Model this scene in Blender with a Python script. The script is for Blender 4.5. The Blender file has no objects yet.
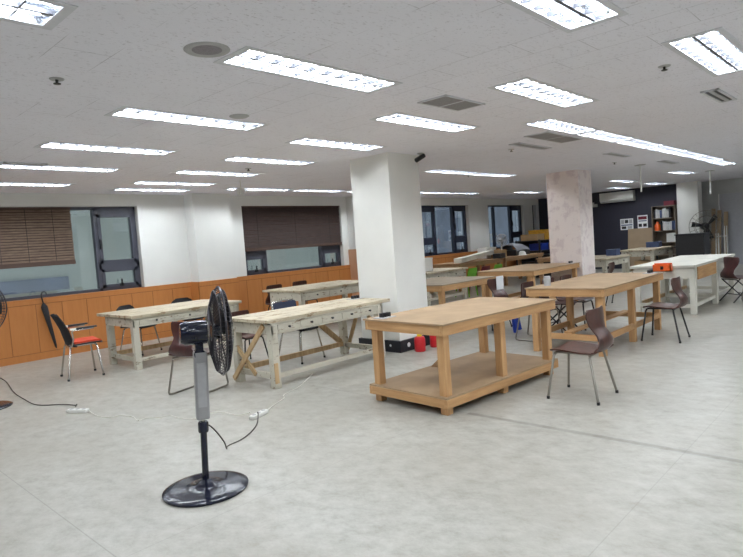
import bpy, bmesh, math, random
from mathutils import Matrix, Vector
random.seed(7)
C = bpy.context.scene.collection
SC = bpy.context.scene
PI = math.pi

# ------------------------------------------------------------------ camera
cam_d = bpy.data.cameras.new('camera'); cam = bpy.data.objects.new('camera', cam_d); C.objects.link(cam)
RT = ((0.72951713, 0.68030568, -0.07063241), (-0.00909889, -0.09360725, -0.99556762), (-0.68390202, 0.72692631, -0.06209806))
right, up, back = Vector(RT[0]), -Vector(RT[1]), -Vector(RT[2])
cam.matrix_world = Matrix(((right.x, up.x, back.x, 0), (right.y, up.y, back.y, 0), (right.z, up.z, back.z, 1.5), (0, 0, 0, 1)))
cam_d.sensor_width = 36; cam_d.lens = 581.088 / 743 * 36; cam_d.clip_start = 0.05; cam_d.clip_end = 300
SC.camera = cam
# ------------------------------------------------------------------ world, exposure
W = bpy.data.worlds.new('world'); SC.world = W; W.use_nodes = True
W.node_tree.nodes['Background'].inputs[0].default_value = (0.60, 0.62, 0.61, 1)
W.node_tree.nodes['Background'].inputs[1].default_value = 1.55
SC.view_settings.view_transform = 'Standard'; SC.view_settings.look = 'None'
SC.view_settings.gamma = 1; SC.view_settings.use_curve_mapping = False
SC.view_settings.exposure = 0.70
TUBE = 46.0                                     # emission of the fluorescent tubes
cy = SC.cycles
cy.use_denoising = True; cy.max_bounces = 10; cy.diffuse_bounces = 8; cy.glossy_bounces = 3; cy.transparent_max_bounces = 12
cy.caustics_reflective = False; cy.caustics_refractive = False; cy.sample_clamp_indirect = 6
H = 2.665

# ------------------------------------------------------------------ materials
def lin(rgb):
    return tuple(((v / 255 + .055) / 1.055) ** 2.4 if v > 10 else v / 255 / 12.92 for v in rgb) + (1,)
def base_mat(name):
    m = bpy.data.materials.new(name); m.use_nodes = True
    return m, m.node_tree, m.node_tree.nodes['Principled BSDF']
def N(t, typ, **kw):
    n = t.nodes.new(typ)
    for k, v in kw.items():
        if k.startswith('i_'):
            n.inputs[int(k[2:]) if k[2:].isdigit() else k[2:]].default_value = v
        else: setattr(n, k, v)
    return n
def ramp(t, fac, stops):
    r = N(t, 'ShaderNodeValToRGB'); t.links.new(fac, r.inputs[0]); e = r.color_ramp.elements
    while len(e) < len(stops): e.new(.5)
    for el, (p, c) in zip(e, stops): el.position = p; el.color = c
    return r.outputs[0]
def mixc(t, fac, a, b):
    m = N(t, 'ShaderNodeMix', data_type='RGBA')
    for s, v in ((0, fac), (6, a), (7, b)):
        if isinstance(v, (tuple, float, int)): m.inputs[s].default_value = v
        else: t.links.new(v, m.inputs[s])
    return m.outputs[2]
def coords(t, scale=(1, 1, 1), kind='Object', rot=(0, 0, 0)):
    tc = N(t, 'ShaderNodeTexCoord'); mp = N(t, 'ShaderNodeMapping')
    mp.inputs['Scale'].default_value = scale; mp.inputs['Rotation'].default_value = rot
    t.links.new(tc.outputs[kind], mp.inputs[0]); return mp.outputs[0]
def noise(t, vec, scale, detail=3, rough=.55):
    n = N(t, 'ShaderNodeTexNoise'); n.inputs['Scale'].default_value = scale; n.inputs['Detail'].default_value = detail
    n.inputs['Roughness'].default_value = rough; t.links.new(vec, n.inputs['Vector']); return n.outputs[0]
def bump(t, b, fac, strength, dist=.01):
    n = N(t, 'ShaderNodeBump'); n.inputs['Strength'].default_value = strength; n.inputs['Distance'].default_value = dist
    t.links.new(fac, n.inputs['Height']); t.links.new(n.outputs[0], b.inputs['Normal'])
def plain(name, rgb, rough=.5, metal=0, var=.06, scale=12, spec=.5):
    m, t, b = base_mat(name); c = lin(rgb)
    f = noise(t, coords(t), scale)
    d = tuple(v * (1 - var) for v in c[:3]) + (1,); l = tuple(min(1, v * (1 + var)) for v in c[:3]) + (1,)
    t.links.new(ramp(t, f, [(.35, d), (.65, l)]), b.inputs['Base Color'])
    b.inputs['Roughness'].default_value = rough; b.inputs['Metallic'].default_value = metal
    b.inputs['Specular IOR Level'].default_value = spec
    return m
def wood(name, rgb, dark, axis=1, rough=.6, scale=1.0):
    m, t, b = base_mat(name); s = [14 * scale] * 3; s[axis] = 1.1 * scale
    v = coords(t, tuple(s)); f = noise(t, v, 2.0, 5, .6)
    g = noise(t, coords(t), 3, 3)
    c = ramp(t, f, [(.3, lin(dark)), (.62, lin(rgb))])
    c2 = mixc(t, ramp(t, g, [(.45, (0, 0, 0, 1)), (.75, (.35, .35, .35, 1))]), c, lin(dark))
    t.links.new(c2, b.inputs['Base Color']); b.inputs['Roughness'].default_value = rough
    bump(t, b, f, .15, .003); return m
def worn(name, rgb, chip, amount=.5, axis=1):
    m, t, b = base_mat(name); s = [3.0] * 3; s[axis] = .8
    f = noise(t, coords(t, tuple(s)), 5, 8, .7); g = noise(t, coords(t), 2.2, 4)
    c = lin(rgb); d = tuple(x * .82 for x in c[:3]) + (1,)
    a = ramp(t, g, [(.35, d), (.65, c)])
    k = ramp(t, f, [(amount, (0, 0, 0, 1)), (amount + .08, (1, 1, 1, 1))])
    t.links.new(mixc(t, k, a, lin(chip)), b.inputs['Base Color']); b.inputs['Roughness'].default_value = .65
    return m
M = {}
M['wall'] = plain('wall_paint', (226, 227, 225), .75, var=.02, scale=2)
M['navy_wall'] = plain('navy_paint', (44, 44, 58), .6, var=.06, scale=2)
M['grey_wall'] = plain('grey_paint', (190, 192, 192), .6, var=.05, scale=2)
M['grey_door'] = plain('grey_door_paint', (186, 188, 196), .45, var=.04)
M['pillar'] = plain('pillar_paint', (232, 232, 228), .7, var=.02, scale=2)
M['black_band'] = plain('black_band', (34, 36, 44), .5)
M['white_metal'] = plain('white_enamel', (225, 225, 222), .4, var=.02)
M['frame_grey'] = plain('troffer_rim', (214, 216, 224), .5, var=.03)
M['reflector'] = plain('reflector', (176, 180, 188), .24, .92, var=.01)
M['louvre'] = plain('louvre_blade', (84, 86, 94), .5, var=.01)
M['grille'] = plain('grille_grey', (160, 158, 160), .6, var=.1, scale=60)
M['dark_slot'] = plain('dark_slot', (62, 60, 62), .6)
M['speaker'] = plain('speaker_mesh', (138, 134, 140), .7, var=.12, scale=90)
M['alu'] = plain('dark_aluminium', (70, 72, 84), .45, var=.05)
M['alu_navy'] = plain('navy_aluminium', (42, 48, 66), .45, var=.05)
M['chrome'] = plain('chrome', (190, 188, 182), .25, 1, var=.03)
M['steel_dull'] = plain('dull_steel', (150, 146, 138), .4, .8, var=.06)
M['black_metal'] = plain('black_metal', (38, 38, 40), .4)
M['black_plastic'] = plain('black_plastic', (30, 31, 36), .35)
M['fan_navy'] = plain('glossy_navy_black', (24, 27, 44), .16, var=.1)
M['fan_silver'] = plain('fan_silver', (158, 158, 160), .35, .3, var=.03)
M['cage'] = plain('cage_wire', (66, 64, 70), .3, .5)
M['black_fabric'] = plain('black_fabric', (40, 40, 44), .85, var=.12, scale=80)
M['navy_fabric'] = plain('navy_fabric', (46, 54, 76), .7, var=.1, scale=60)
M['red_seat'] = plain('red_seat', (214, 74, 44), .7, var=.05)
M['maroon'] = wood('maroon_shell', (82, 46, 45), (58, 35, 36), 0, .3, .7)
M['brown_shell'] = wood('brown_shell', (88, 54, 46), (58, 38, 34), 2, .32, .7)
M['white_plastic'] = plain('white_plastic', (224, 224, 220), .4, var=.02)
M['grey_plastic'] = plain('grey_plastic', (172, 173, 176), .5)
M['machine_grey'] = plain('machine_grey', (128, 130, 136), .5)
M['red_plastic'] = plain('red_plastic', (196, 36, 44), .35, var=.05)
M['yellow_plastic'] = plain('yellow_plastic', (228, 204, 50), .4)
M['blue_plastic'] = plain('blue_plastic', (34, 62, 160), .4)
M['orange_plastic'] = plain('orange_plastic', (244, 104, 40), .45)
M['green'] = plain('green_fabric', (110, 176, 48), .6)
M['paper'] = plain('paper', (236, 238, 240), .8, var=.01)
M['cardboard'] = plain('cardboard', (176, 146, 108), .8, var=.06, scale=5)
M['yellow_card'] = plain('yellow_card', (214, 160, 56), .8, var=.15)
M['tan_board'] = plain('tan_board', (168, 146, 120), .7, var=.05, scale=3)
M['pine'] = wood('pine', (202, 160, 112), (176, 132, 88), 1)
M['pine_up'] = wood('pine_upright', (204, 162, 114), (180, 136, 92), 2)
M['pine_x'] = wood('pine_cross', (202, 160, 112), (176, 132, 88), 0)
M['pine_dull'] = wood('pine_dull', (176, 140, 102), (146, 110, 76), 1)
M['hardboard'] = plain('hardboard', (164, 138, 108), .65, var=.1, scale=4)
M['hardboard_grey'] = plain('hardboard_grey', (152, 136, 116), .65, var=.1, scale=4)
M['ply'] = wood('plywood', (204, 180, 140), (180, 150, 110), 0, .6, .5)
M['brace'] = wood('brace_wood', (204, 176, 136), (174, 142, 102), 2)
M['worn_white'] = worn('worn_white_paint', (204, 199, 184), (120, 100, 76), .565)
M['worn_top'] = worn('worn_table_top', (202, 190, 166), (146, 122, 92), .53)
M['clean_white'] = worn('white_table_paint', (222, 220, 210), (170, 150, 122), .72)
M['bookcase'] = plain('bookcase_laminate', (134, 122, 108), .6)
M['binder_white'] = plain('binder_white', (196, 196, 196), .6)
M['binder_black'] = plain('binder_black', (44, 44, 50), .6)
M['binder_blue'] = plain('binder_blue', (70, 84, 120), .6)
M['dark_red'] = plain('dark_red', (110, 32, 46), .6)
M['cord_black'] = plain('cord_black', (60, 54, 48), .6)
M['cord_white'] = plain('cord_white', (224, 222, 214), .5, var=.01)
M['roll_blind_far'] = plain('roll_far', (60, 50, 46), .7)

def m_tube():
    m = bpy.data.materials.new('lit_tube'); m.use_nodes = True; t = m.node_tree
    b = t.nodes['Principled BSDF']; b.inputs['Base Color'].default_value = (.9, .9, .9, 1)
    b.inputs['Emission Color'].default_value = (.90, .96, 1.0, 1); b.inputs['Emission Strength'].default_value = TUBE
    return m
M['tube'] = m_tube()
def m_glass():
    m = bpy.data.materials.new('window_glass'); m.use_nodes = True; t = m.node_tree
    t.nodes.remove(t.nodes['Principled BSDF'])
    tr = N(t, 'ShaderNodeBsdfTransparent'); tr.inputs[0].default_value = (.86, .88, .87, 1)
    gl = N(t, 'ShaderNodeBsdfGlossy'); gl.inputs['Roughness'].default_value = .03; gl.inputs[0].default_value = (.9, .95, 1, 1)
    lw = N(t, 'ShaderNodeLayerWeight'); lw.inputs[0].default_value = .5
    pw = N(t, 'ShaderNodeMath', operation='POWER', i_1=3.0); t.links.new(lw.outputs['Facing'], pw.inputs[0])
    fr = N(t, 'ShaderNodeMath', operation='MULTIPLY_ADD', i_1=.5, i_2=.09); t.links.new(pw.outputs[0], fr.inputs[0])
    mx = N(t, 'ShaderNodeMixShader'); t.links.new(fr.outputs[0], mx.inputs[0]); t.links.new(tr.outputs[0], mx.inputs[1]); t.links.new(gl.outputs[0], mx.inputs[2])
    t.links.new(mx.outputs[0], t.nodes['Material Output'].inputs[0]); return m
M['glass'] = m_glass()
def m_floor():
    m, t, b = base_mat('floor_vinyl')
    v = coords(t, (1, 1, 1), rot=(0, 0, .5)); v2 = coords(t, (1.7, 2.3, 1), rot=(0, 0, -.75))
    f = noise(t, v2, 3.6, 12, .78); g = noise(t, v, .9, 4); h = noise(t, v2, 9, 4, .7)
    a = ramp(t, f, [(.32, lin((147, 142, 132))), (.47, lin((169, 167, 159))), (.64, lin((186, 185, 178)))])
    a = mixc(t, ramp(t, g, [(.35, (0, 0, 0, 1)), (.7, (.45, .45, .45, 1))]), a, lin((156, 149, 137)))
    a = mixc(t, ramp(t, h, [(.6, (0, 0, 0, 1)), (.75, (.35, .35, .35, 1))]), a, lin((146, 140, 130)))
    tc = N(t, 'ShaderNodeTexCoord'); sp = N(t, 'ShaderNodeSeparateXYZ'); t.links.new(tc.outputs['Object'], sp.inputs[0])
    def line(sock, off, step, half):
        ad = N(t, 'ShaderNodeMath', operation='ADD', i_1=-off); t.links.new(sock, ad.inputs[0])
        w = N(t, 'ShaderNodeMath', operation='PINGPONG', i_1=step / 2); t.links.new(ad.outputs[0], w.inputs[0])
        l = N(t, 'ShaderNodeMath', operation='LESS_THAN', i_1=half); t.links.new(w.outputs[0], l.inputs[0]); return l.outputs[0]
    s1 = line(sp.outputs[0], -1.105, 1.83, .003); s2 = line(sp.outputs[1], 1.13, 2.9, .0035)
    s3 = line(sp.outputs[1], 4.03, 60, .028)
    gx = N(t, 'ShaderNodeMath', operation='GREATER_THAN', i_1=-2.78); t.links.new(sp.outputs[0], gx.inputs[0])
    g3 = N(t, 'ShaderNodeMath', operation='MULTIPLY'); t.links.new(s3, g3.inputs[0]); t.links.new(gx.outputs[0], g3.inputs[1])
    h3 = N(t, 'ShaderNodeMath', operation='MULTIPLY'); t.links.new(g3.outputs[0], h3.inputs[0]); t.links.new(ramp(t, noise(t, v, 7, 4, .7), [(.3, (.35, .35, .35, 1)), (.65, (1, 1, 1, 1))]), h3.inputs[1]); s3 = h3.outputs[0]
    for s, k in ((s1, .22), (s2, .36), (s3, .55)):
        q = N(t, 'ShaderNodeMath', operation='MULTIPLY', i_1=k); t.links.new(s, q.inputs[0])
        a = mixc(t, q.outputs[0], a, lin((104, 98, 90)))
    t.links.new(a, b.inputs['Base Color'])
    b.inputs['Roughness'].default_value = .34; b.inputs['Specular IOR Level'].default_value = .4
    bump(t, b, noise(t, coords(t), 140, 2), .08, .002); return m
M['floor'] = m_floor()
def m_ceiling():
    m, t, b = base_mat('mineral_ceiling_tile')
    v = coords(t); f = noise(t, coords(t, (1, .45, 1)), 70, 3, .7); g = noise(t, v, 1.2, 2)
    a = ramp(t, f, [(.30, lin((200, 198, 208))), (.42, lin((239, 239, 249)))])
    a = mixc(t, ramp(t, g, [(.4, (0, 0, 0, 1)), (.7, (.3, .3, .3, 1))]), a, lin((231, 230, 240)))
    br = N(t, 'ShaderNodeTexBrick'); t.links.new(v, br.inputs['Vector'])
    br.inputs['Scale'].default_value = 1; br.inputs['Brick Width'].default_value = .61; br.inputs['Row Height'].default_value = .305
    br.inputs['Mortar Size'].default_value = .0022; br.inputs['Mortar Smooth'].default_value = .1
    br.inputs['Color1'].default_value = (1, 1, 1, 1); br.inputs['Color2'].default_value = (.985, .985, .985, 1); br.inputs['Mortar'].default_value = (.62, .61, .62, 1)
    mm = N(t, 'ShaderNodeMix', data_type='RGBA', blend_type='MULTIPLY')
    t.links.new(ramp(t, noise(t, v, 1.7, 2), [(.47, (.05, .05, .05, 1)), (.56, (1, 1, 1, 1))]), mm.inputs[0])
    t.links.new(a, mm.inputs[6]); t.links.new(br.outputs[0], mm.inputs[7])
    t.links.new(mm.outputs[2], b.inputs['Base Color']); b.inputs['Roughness'].default_value = .9
    bump(t, b, f, .3, .004); return m
M['ceiling'] = m_ceiling()
def m_wainscot(name, rgb, dark):
    m, t, b = base_mat(name); f = noise(t, coords(t, (6, 6, .8)), 3, 5)
    t.links.new(ramp(t, f, [(.35, lin(dark)), (.65, lin(rgb))]), b.inputs['Base Color']); b.inputs['Roughness'].default_value = .5
    return m
M['wainscot'] = m_wainscot('wainscot_board', (192, 126, 68), (186, 120, 63))
M['groove_shade'] = plain('groove_shade_brown', (136, 86, 46), .7)  # shade of the panel grooves, painted in as a darker brown
M['tan_panel'] = m_wainscot('tan_panel', (208, 164, 132), (196, 150, 118))
def m_bamboo(name, a, bcol):
    m, t, b = base_mat(name); f = noise(t, coords(t, (1, 3, 40)), 2, 4, .7)
    t.links.new(ramp(t, f, [(.3, lin(bcol)), (.7, lin(a))]), b.inputs['Base Color']); b.inputs['Roughness'].default_value = .7
    return m
M['bamboo'] = m_bamboo('bamboo_slats', (138, 116, 98), (84, 68, 58))
M['bamboo_dark'] = m_bamboo('dark_bamboo_slats', (84, 66, 60), (54, 44, 44))
M['bamboo_rail'] = plain('bamboo_rail', (80, 60, 52), .6)
def m_pink():
    m, t, b = base_mat('rose_wallpaper'); v = coords(t, (1, 1, 1))
    n = noise(t, v, 5.5, 4, .62)
    a = ramp(t, n, [(.50, lin((238, 227, 223))), (.60, lin((222, 208, 207))), (.70, lin((228, 215, 213)))])
    t.links.new(a, b.inputs['Base Color']); b.inputs['Roughness'].default_value = .7; return m
M['pink'] = m_pink()
def m_facade():
    m, t, b = base_mat('facade_panels')
    br = N(t, 'ShaderNodeTexBrick'); t.links.new(coords(t, (1, 1, 1), rot=(PI / 2, 0, PI / 2)), br.inputs['Vector'])
    br.inputs['Scale'].default_value = 1; br.inputs['Brick Width'].default_value = 1.3; br.inputs['Row Height'].default_value = .9; br.offset = 0
    br.inputs['Mortar Size'].default_value = .05
    br.inputs['Color1'].default_value = lin((186, 196, 192)); br.inputs['Color2'].default_value = lin((170, 182, 180)); br.inputs['Mortar'].default_value = lin((128, 140, 142))
    t.links.new(br.outputs[0], b.inputs['Base Color']); b.inputs['Roughness'].default_value = .6; return m
M['facade'] = m_facade()
M['facade_mid'] = plain('facade_mid', (100, 114, 134), .5, var=.1)
M['facade_dark'] = plain('facade_dark', (78, 92, 116), .5, var=.15, scale=1.5)

# ------------------------------------------------------------------ mesh builder
class MB:
    def __init__(s): s.v = []; s.f = []; s.sm = []
    def add(s, vs, fs, smooth=False):
        o = len(s.v); s.v += [tuple(v) for v in vs]; s.f += [tuple(i + o for i in f) for f in fs]; s.sm += [smooth] * len(fs); return s
    def box(s, x0, x1, y0, y1, z0, z1):
        x0, x1 = min(x0, x1), max(x0, x1); y0, y1 = min(y0, y1), max(y0, y1); z0, z1 = min(z0, z1), max(z0, z1)
        return s.add([(x0, y0, z0), (x1, y0, z0), (x1, y1, z0), (x0, y1, z0), (x0, y0, z1), (x1, y0, z1), (x1, y1, z1), (x0, y1, z1)],
                     [(0, 3, 2, 1), (4, 5, 6, 7), (0, 1, 5, 4), (1, 2, 6, 5), (2, 3, 7, 6), (3, 0, 4, 7)])
    def beam(s, p, q, w, h, upv=(0, 0, 1)):
        p, q = Vector(p), Vector(q); d = (q - p).normalized(); u = Vector(upv)
        if abs(d.dot(u)) > .99: u = Vector((1, 0, 0))
        a = d.cross(u).normalized() * w / 2; b = a.cross(d).normalized() * h / 2
        vs = [p - a - b, p + a - b, p + a + b, p - a + b, q - a - b, q + a - b, q + a + b, q - a + b]
        return s.add(vs, [(0, 1, 2, 3), (7, 6, 5, 4), (0, 4, 5, 1), (1, 5, 6, 2), (2, 6, 7, 3), (3, 7, 4, 0)])
    def tube(s, pts, r, n=8, closed=False):
        pts = [Vector(p) for p in pts]; k = len(pts); vs = []; prev = None
        for i, p in enumerate(pts):
            a = pts[i - 1] if (i > 0 or closed) else p; b = pts[(i + 1) % k] if (i < k - 1 or closed) else p
            d = (b - a).normalized()
            if prev is None:
                u = Vector((0, 0, 1)) if abs(d.z) < .9 else Vector((1, 0, 0)); x = d.cross(u).normalized()
            else: x = (prev - d * prev.dot(d)).normalized()
            prev = x; y = d.cross(x)
            rr = r[i] if isinstance(r, (list, tuple)) else r
            for j in range(n):
                t = 2 * PI * j / n; vs.append(p + (x * math.cos(t) + y * math.sin(t)) * rr)
        fs = []
        for i in range(k if closed else k - 1):
            for j in range(n):
                a, b = i * n + j, i * n + (j + 1) % n; c, d = ((i + 1) % k) * n + (j + 1) % n, ((i + 1) % k) * n + j
                fs.append((a, b, c, d))
        s.add(vs, fs, True)
        if not closed: s.add(vs[:n], [tuple(range(n - 1, -1, -1))]); s.add(vs[-n:], [tuple(range(n))])
        return s
    def lathe(s, prof, n=24, mat=None):
        mat = mat or Matrix(); vs = []; fs = []; k = len(prof)
        for (r, z) in prof:
            for j in range(n):
                t = 2 * PI * j / n; vs.append(mat @ Vector((r * math.cos(t), r * math.sin(t), z)))
        for i in range(k - 1):
            for j in range(n):
                fs.append((i * n + j, i * n + (j + 1) % n, (i + 1) * n + (j + 1) % n, (i + 1) * n + j))
        s.add(vs, fs, True)
        s.add(vs[:n], [tuple(range(n - 1, -1, -1))]); s.add(vs[-n:], [tuple(range(n))]); return s
    def shell(s, prof, thick, nu=8, dish=0, lean=0):
        """prof: (x, z, half width); sheet swept along y; dish raises the side edges, lean pulls them forward."""
        P = []; k = len(prof)
        for i, (x, z, w) in enumerate(prof):
            a = prof[max(0, i - 1)]; b = prof[min(k - 1, i + 1)]; d = Vector((b[0] - a[0], 0, b[1] - a[1])).normalized(); nrm = Vector((-d.z, 0, d.x))
            row = []
            for j in range(nu + 1):
                t = -1 + 2 * j / nu
                row.append((Vector((x + lean * t * t, w * t, z + dish * t * t)), nrm))
            P.append(row)
        vs = [p + nr * thick / 2 for r in P for p, nr in r] + [p - nr * thick / 2 for r in P for p, nr in r]
        n = nu + 1; o = k * n; fs = []
        for i in range(k - 1):
            for j in range(nu):
                a, b, c, d = i * n + j, i * n + j + 1, (i + 1) * n + j + 1, (i + 1) * n + j
                fs += [(a, b, c, d), (o + d, o + c, o + b, o + a)]
            fs += [(i * n, (i + 1) * n, o + (i + 1) * n, o + i * n), (i * n + nu, o + i * n + nu, o + (i + 1) * n + nu, (i + 1) * n + nu)]
        for j in range(nu):
            fs += [(j + 1, j, o + j, o + j + 1), ((k - 1) * n + j, (k - 1) * n + j + 1, o + (k - 1) * n + j + 1, o + (k - 1) * n + j)]
        return s.add(vs, fs, True)
    def build(s, name, mat, parent=None, bevel=0, mats=None):
        me = bpy.data.meshes.new(name); me.from_pydata(s.v, [], s.f); me.update()
        bm = bmesh.new(); bm.from_mesh(me); bmesh.ops.recalc_face_normals(bm, faces=bm.faces); bm.to_mesh(me); bm.free()
        me.polygons.foreach_set('use_smooth', s.sm); me.materials.append(mat)
        o = bpy.data.objects.new(name, me); C.objects.link(o)
        if parent: o.parent = parent
        if any(s.sm):
            try: me.set_sharp_from_angle(angle=math.radians(45))
            except Exception: pass
        if bevel:
            b = o.modifiers.new('bevel', 'BEVEL'); b.width = bevel; b.segments = 2; b.limit_method = 'ANGLE'
        return o
def B(*a): return MB().box(*a)
def thing(name, label, cat, loc=(0, 0, 0), rz=0, group=None):
    o = bpy.data.objects.new(name, None); C.objects.link(o); o.location = loc; o.rotation_euler = (0, 0, rz)
    o.empty_display_size = .1
    return tag(o, label, cat, group)
def tag(o, label, cat, group=None, kind=None):
    if label: o['label'] = label
    if cat: o['category'] = cat
    if group: o['group'] = group
    if kind: o['kind'] = kind
    return o
def struct(name, mb, mat, parent=None, **kw):
    o = mb.build(name, mat, parent, **kw)
    if not parent: o['kind'] = 'structure'
    return o
def dup(root, loc, rz, label, group=None):
    def cp(o, par):
        c = o.copy(); C.objects.link(c)
        if par: c.parent = par
        for ch in kids.get(o.name, []): cp(ch, c)
        return c
    kids = {}
    for o in C.objects:
        if o.parent: kids.setdefault(o.parent.name, []).append(o)
    r = cp(root, None); r.location = loc; r.rotation_euler = (0, 0, rz); r['label'] = label
    if group: r['group'] = group
    return r
def single(name, mb, mat, label, cat, loc=None, group=None, bevel=0, rz=0):
    o = mb.build(name, mat, bevel=bevel); tag(o, label, cat, group)
    if loc: o.location = loc
    o.rotation_euler = (0, 0, rz); return o

# ------------------------------------------------------------------ ceiling lights: places (x centre, y start, y end, label, group)
LIGHTS = [
 (-2.95, -.25, 1.12, 'large louvred ceiling light cut off by the top left corner of the photo'),
 (-2.95, 2.06, 3.43, 'large louvred ceiling light immediately beside the round dark ceiling speaker'),
 (-4.56, 2.06, 3.43, 'twin-tube ceiling light one row behind the round speaker, near the small pale disc'),
 (-6.14, 2.02, 3.38, 'twin-tube ceiling light in the left file, second row behind the round speaker'),
 (-7.58, 2.02, 3.38, 'thin looking ceiling light at the left photo edge, third row behind the round speaker'),
 (-9.20, 2.02, 3.38, 'ceiling light at the left photo edge closest to the pale bamboo blind'),
 (-1.33, 2.08, 3.45, 'large glaring ceiling light cut off by the top photo edge right of centre'),
 (-1.03, 4.21, 5.57, 'wide bright ceiling light in the top right corner, cut by the right photo edge'),
 (-2.31, 4.16, 5.52, 'ceiling light between the square vent grille and the top right corner light'),
 (-3.61, 4.16, 5.55, 'ceiling light directly behind the square perforated vent grille'),
 (-4.92, 4.17, 5.50, 'ceiling light whose right end almost touches the front of the white pillar'),
 (-6.22, 4.17, 5.53, 'ceiling light left of the white pillar, first row past the light touching it'),
 (-7.45, 4.15, 5.50, 'ceiling light left of the white pillar, second row past the light touching it'),
 (-8.68, 4.13, 5.50, 'ceiling light left of the white pillar, third row past the light touching it'),
 (-9.58, 4.20, 5.55, 'thin looking ceiling light tight against the window wall above the first casement'),
] + [(-2.95, 5.88 + 1.3 * i, 7.16 + 1.3 * i, 'ceiling light, %s of six joined end to end in the long right-hand strip' % w, 'long strip of joined ceiling lights')
     for i, w in enumerate(['nearest', 'second from near', 'third from near', 'fourth from near', 'fifth from near', 'farthest'])] + [
 (-9.2, 6.12, 7.58, 'ceiling light, left one of three in line above the dark bamboo blind'),
 (-9.2, 7.72, 9.05, 'ceiling light, middle one of three in line above the dark bamboo blind'),
 (-9.2, 9.2, 10.6, 'ceiling light, right one of three in line above the dark bamboo blind'),
 (-6.12, 8.15, 9.5, 'ceiling light, nearer of the joined pair just right of the white pillar'),
 (-6.12, 9.56, 10.95, 'ceiling light, farther of the joined pair just right of the white pillar'),
 (-9.1, 11.5, 12.85, 'small looking ceiling light, left of the two above the window right of the white pillar'),
 (-9.1, 12.95, 14.3, 'small looking ceiling light, right of the two above the window right of the white pillar'),
 (-8.5, 15.4, 16.9, 'small looking ceiling light just left of the top of the rose-papered pillar'),
 (-5.74, 15.6, 17.05, 'far ceiling light, larger of the two left of the thin white hanging rod'),
 (-6.85, 18.3, 19.6, 'far ceiling light immediately in front of the white air conditioner'),
 (-5.74, 18.25, 19.6, 'far ceiling light just right of the thin white hanging rod near the navy wall'),
 (-4.17, 15.1, 16.45, 'far ceiling light in front of the plain far pillar above the bookcase'),
 (-3.02, 13.75, 15.1, 'ceiling light just past the far end of the long joined strip'),
] + [(x, y, y + 1.37, 'added ceiling light out of view, brightening the floor, pillars and grey wall') for x, y in  # unseen fixtures added to light floor, pillars and grey wall more evenly
     ((.3, 2.08), (.3, 4.2), (2.0, 2.08), (2.0, 4.2), (-1.33, -.25), (.3, -.25), (2.0, -.25), (-4.56, -.25), (-6.14, -.25), (-7.58, -.25), (.3, 6.6), (.3, 8.7), (.3, 10.8), (2.0, 7.2), (2.0, 9.8), (.3, 13.0), (-.9, 15.2), (-.9, 17.5), (.8, 17.5))]

# ------------------------------------------------------------------ room shell
X0, X1, Y0, Y1 = -10.28, 3.2, -3.2, 20.3
struct('floor', B(X0 - .3, X1 + .2, Y0 - .2, 21.2, -.1, 0), M['floor'])
def ceiling():
    holes = [(l[0] - .165, l[0] + .165, l[1], l[2]) for l in LIGHTS]
    xs = sorted({X0 - .3, X1 + .2} | {h[0] for h in holes} | {h[1] for h in holes}); ys = sorted({Y0 - .2, 21.2} | {h[2] for h in holes} | {h[3] for h in holes})
    mb = MB(); vi = {}
    def vert(i, j):
        if (i, j) not in vi: vi[(i, j)] = len(mb.v); mb.v.append((xs[i], ys[j], H))
        return vi[(i, j)]
    for i in range(len(xs) - 1):
        for j in range(len(ys) - 1):
            cx, cyy = (xs[i] + xs[i + 1]) / 2, (ys[j] + ys[j + 1]) / 2
            if any(h[0] < cx < h[1] and h[2] < cyy < h[3] for h in holes): continue
            mb.f.append((vert(i, j), vert(i, j + 1), vert(i + 1, j + 1), vert(i + 1, j))); mb.sm.append(False)
    mb.box(X0 - .3, X1 + .2, Y0 - .2, 21.2, H + .16, H + .26)
    return mb
struct('ceiling', ceiling(), M['ceiling'])
SILL, TOP = .98, 2.45
WINS = [(1.0, 4.88), (7.12, 9.99), (13.2, 15.6), (16.75, 19.15), (19.80, 20.08)]
mb = MB(); y = Y0 - .2
for a, b in WINS:
    mb.box(X0 - .24, X0, y, a, 0, H + .15); mb.box(X0 - .24, X0, a, b, 0, SILL - .02); mb.box(X0 - .24, X0, a, b, TOP, H + .15); y = b
mb.box(X0 - .24, X0, y, Y1 + .9, 0, H + .15)
struct('wall_left', mb, M['wall'])
struct('wall_far', B(X0, -4.98, Y1, Y1 + .75, 0, H + .15), M['navy_wall'])
struct('wall_grey', MB().box(-4.98, -4.53, 20.85, 21.05, 0, H + .15).box(-4.53, X1, 20.85, 21.05, 2.26, H + .15).box(-2.6, X1, 20.85, 21.05, 0, 2.26), M['grey_wall'])
struct('wall_right', B(X1, X1 + .2, Y0, 21.05, 0, H + .15), M['wall'])
struct('wall_front', B(X0, X1, Y0 - .2, Y0, 0, H + .15), M['wall'])
d = struct('door_1', B(-4.5, -2.63, 20.9, 20.95, .01, 2.24), M['grey_door'])
MB().box(-4.53, -4.49, 20.83, 21.0, 0, 2.26).box(-2.64, -2.6, 20.83, 21.0, 0, 2.26).box(-4.53, -2.6, 20.83, 21.0, 2.225, 2.26).build('door_frame', M['grey_wall'], d)
MB().box(-3.57, -3.55, 20.885, 20.905, .02, 2.22).build('door_seam', M['dark_slot'], d)
# wall pilasters (white, boxed columns standing against the window wall)
PIL = [(5.82, 6.66, .30), (10.2, 11.1, .32)]
for i, (a, b, dp) in enumerate(PIL):
    struct('pillar_wall_%d' % (i + 1), B(X0, X0 + dp, a, b, 0, H + .1), M['wall'])
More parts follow.
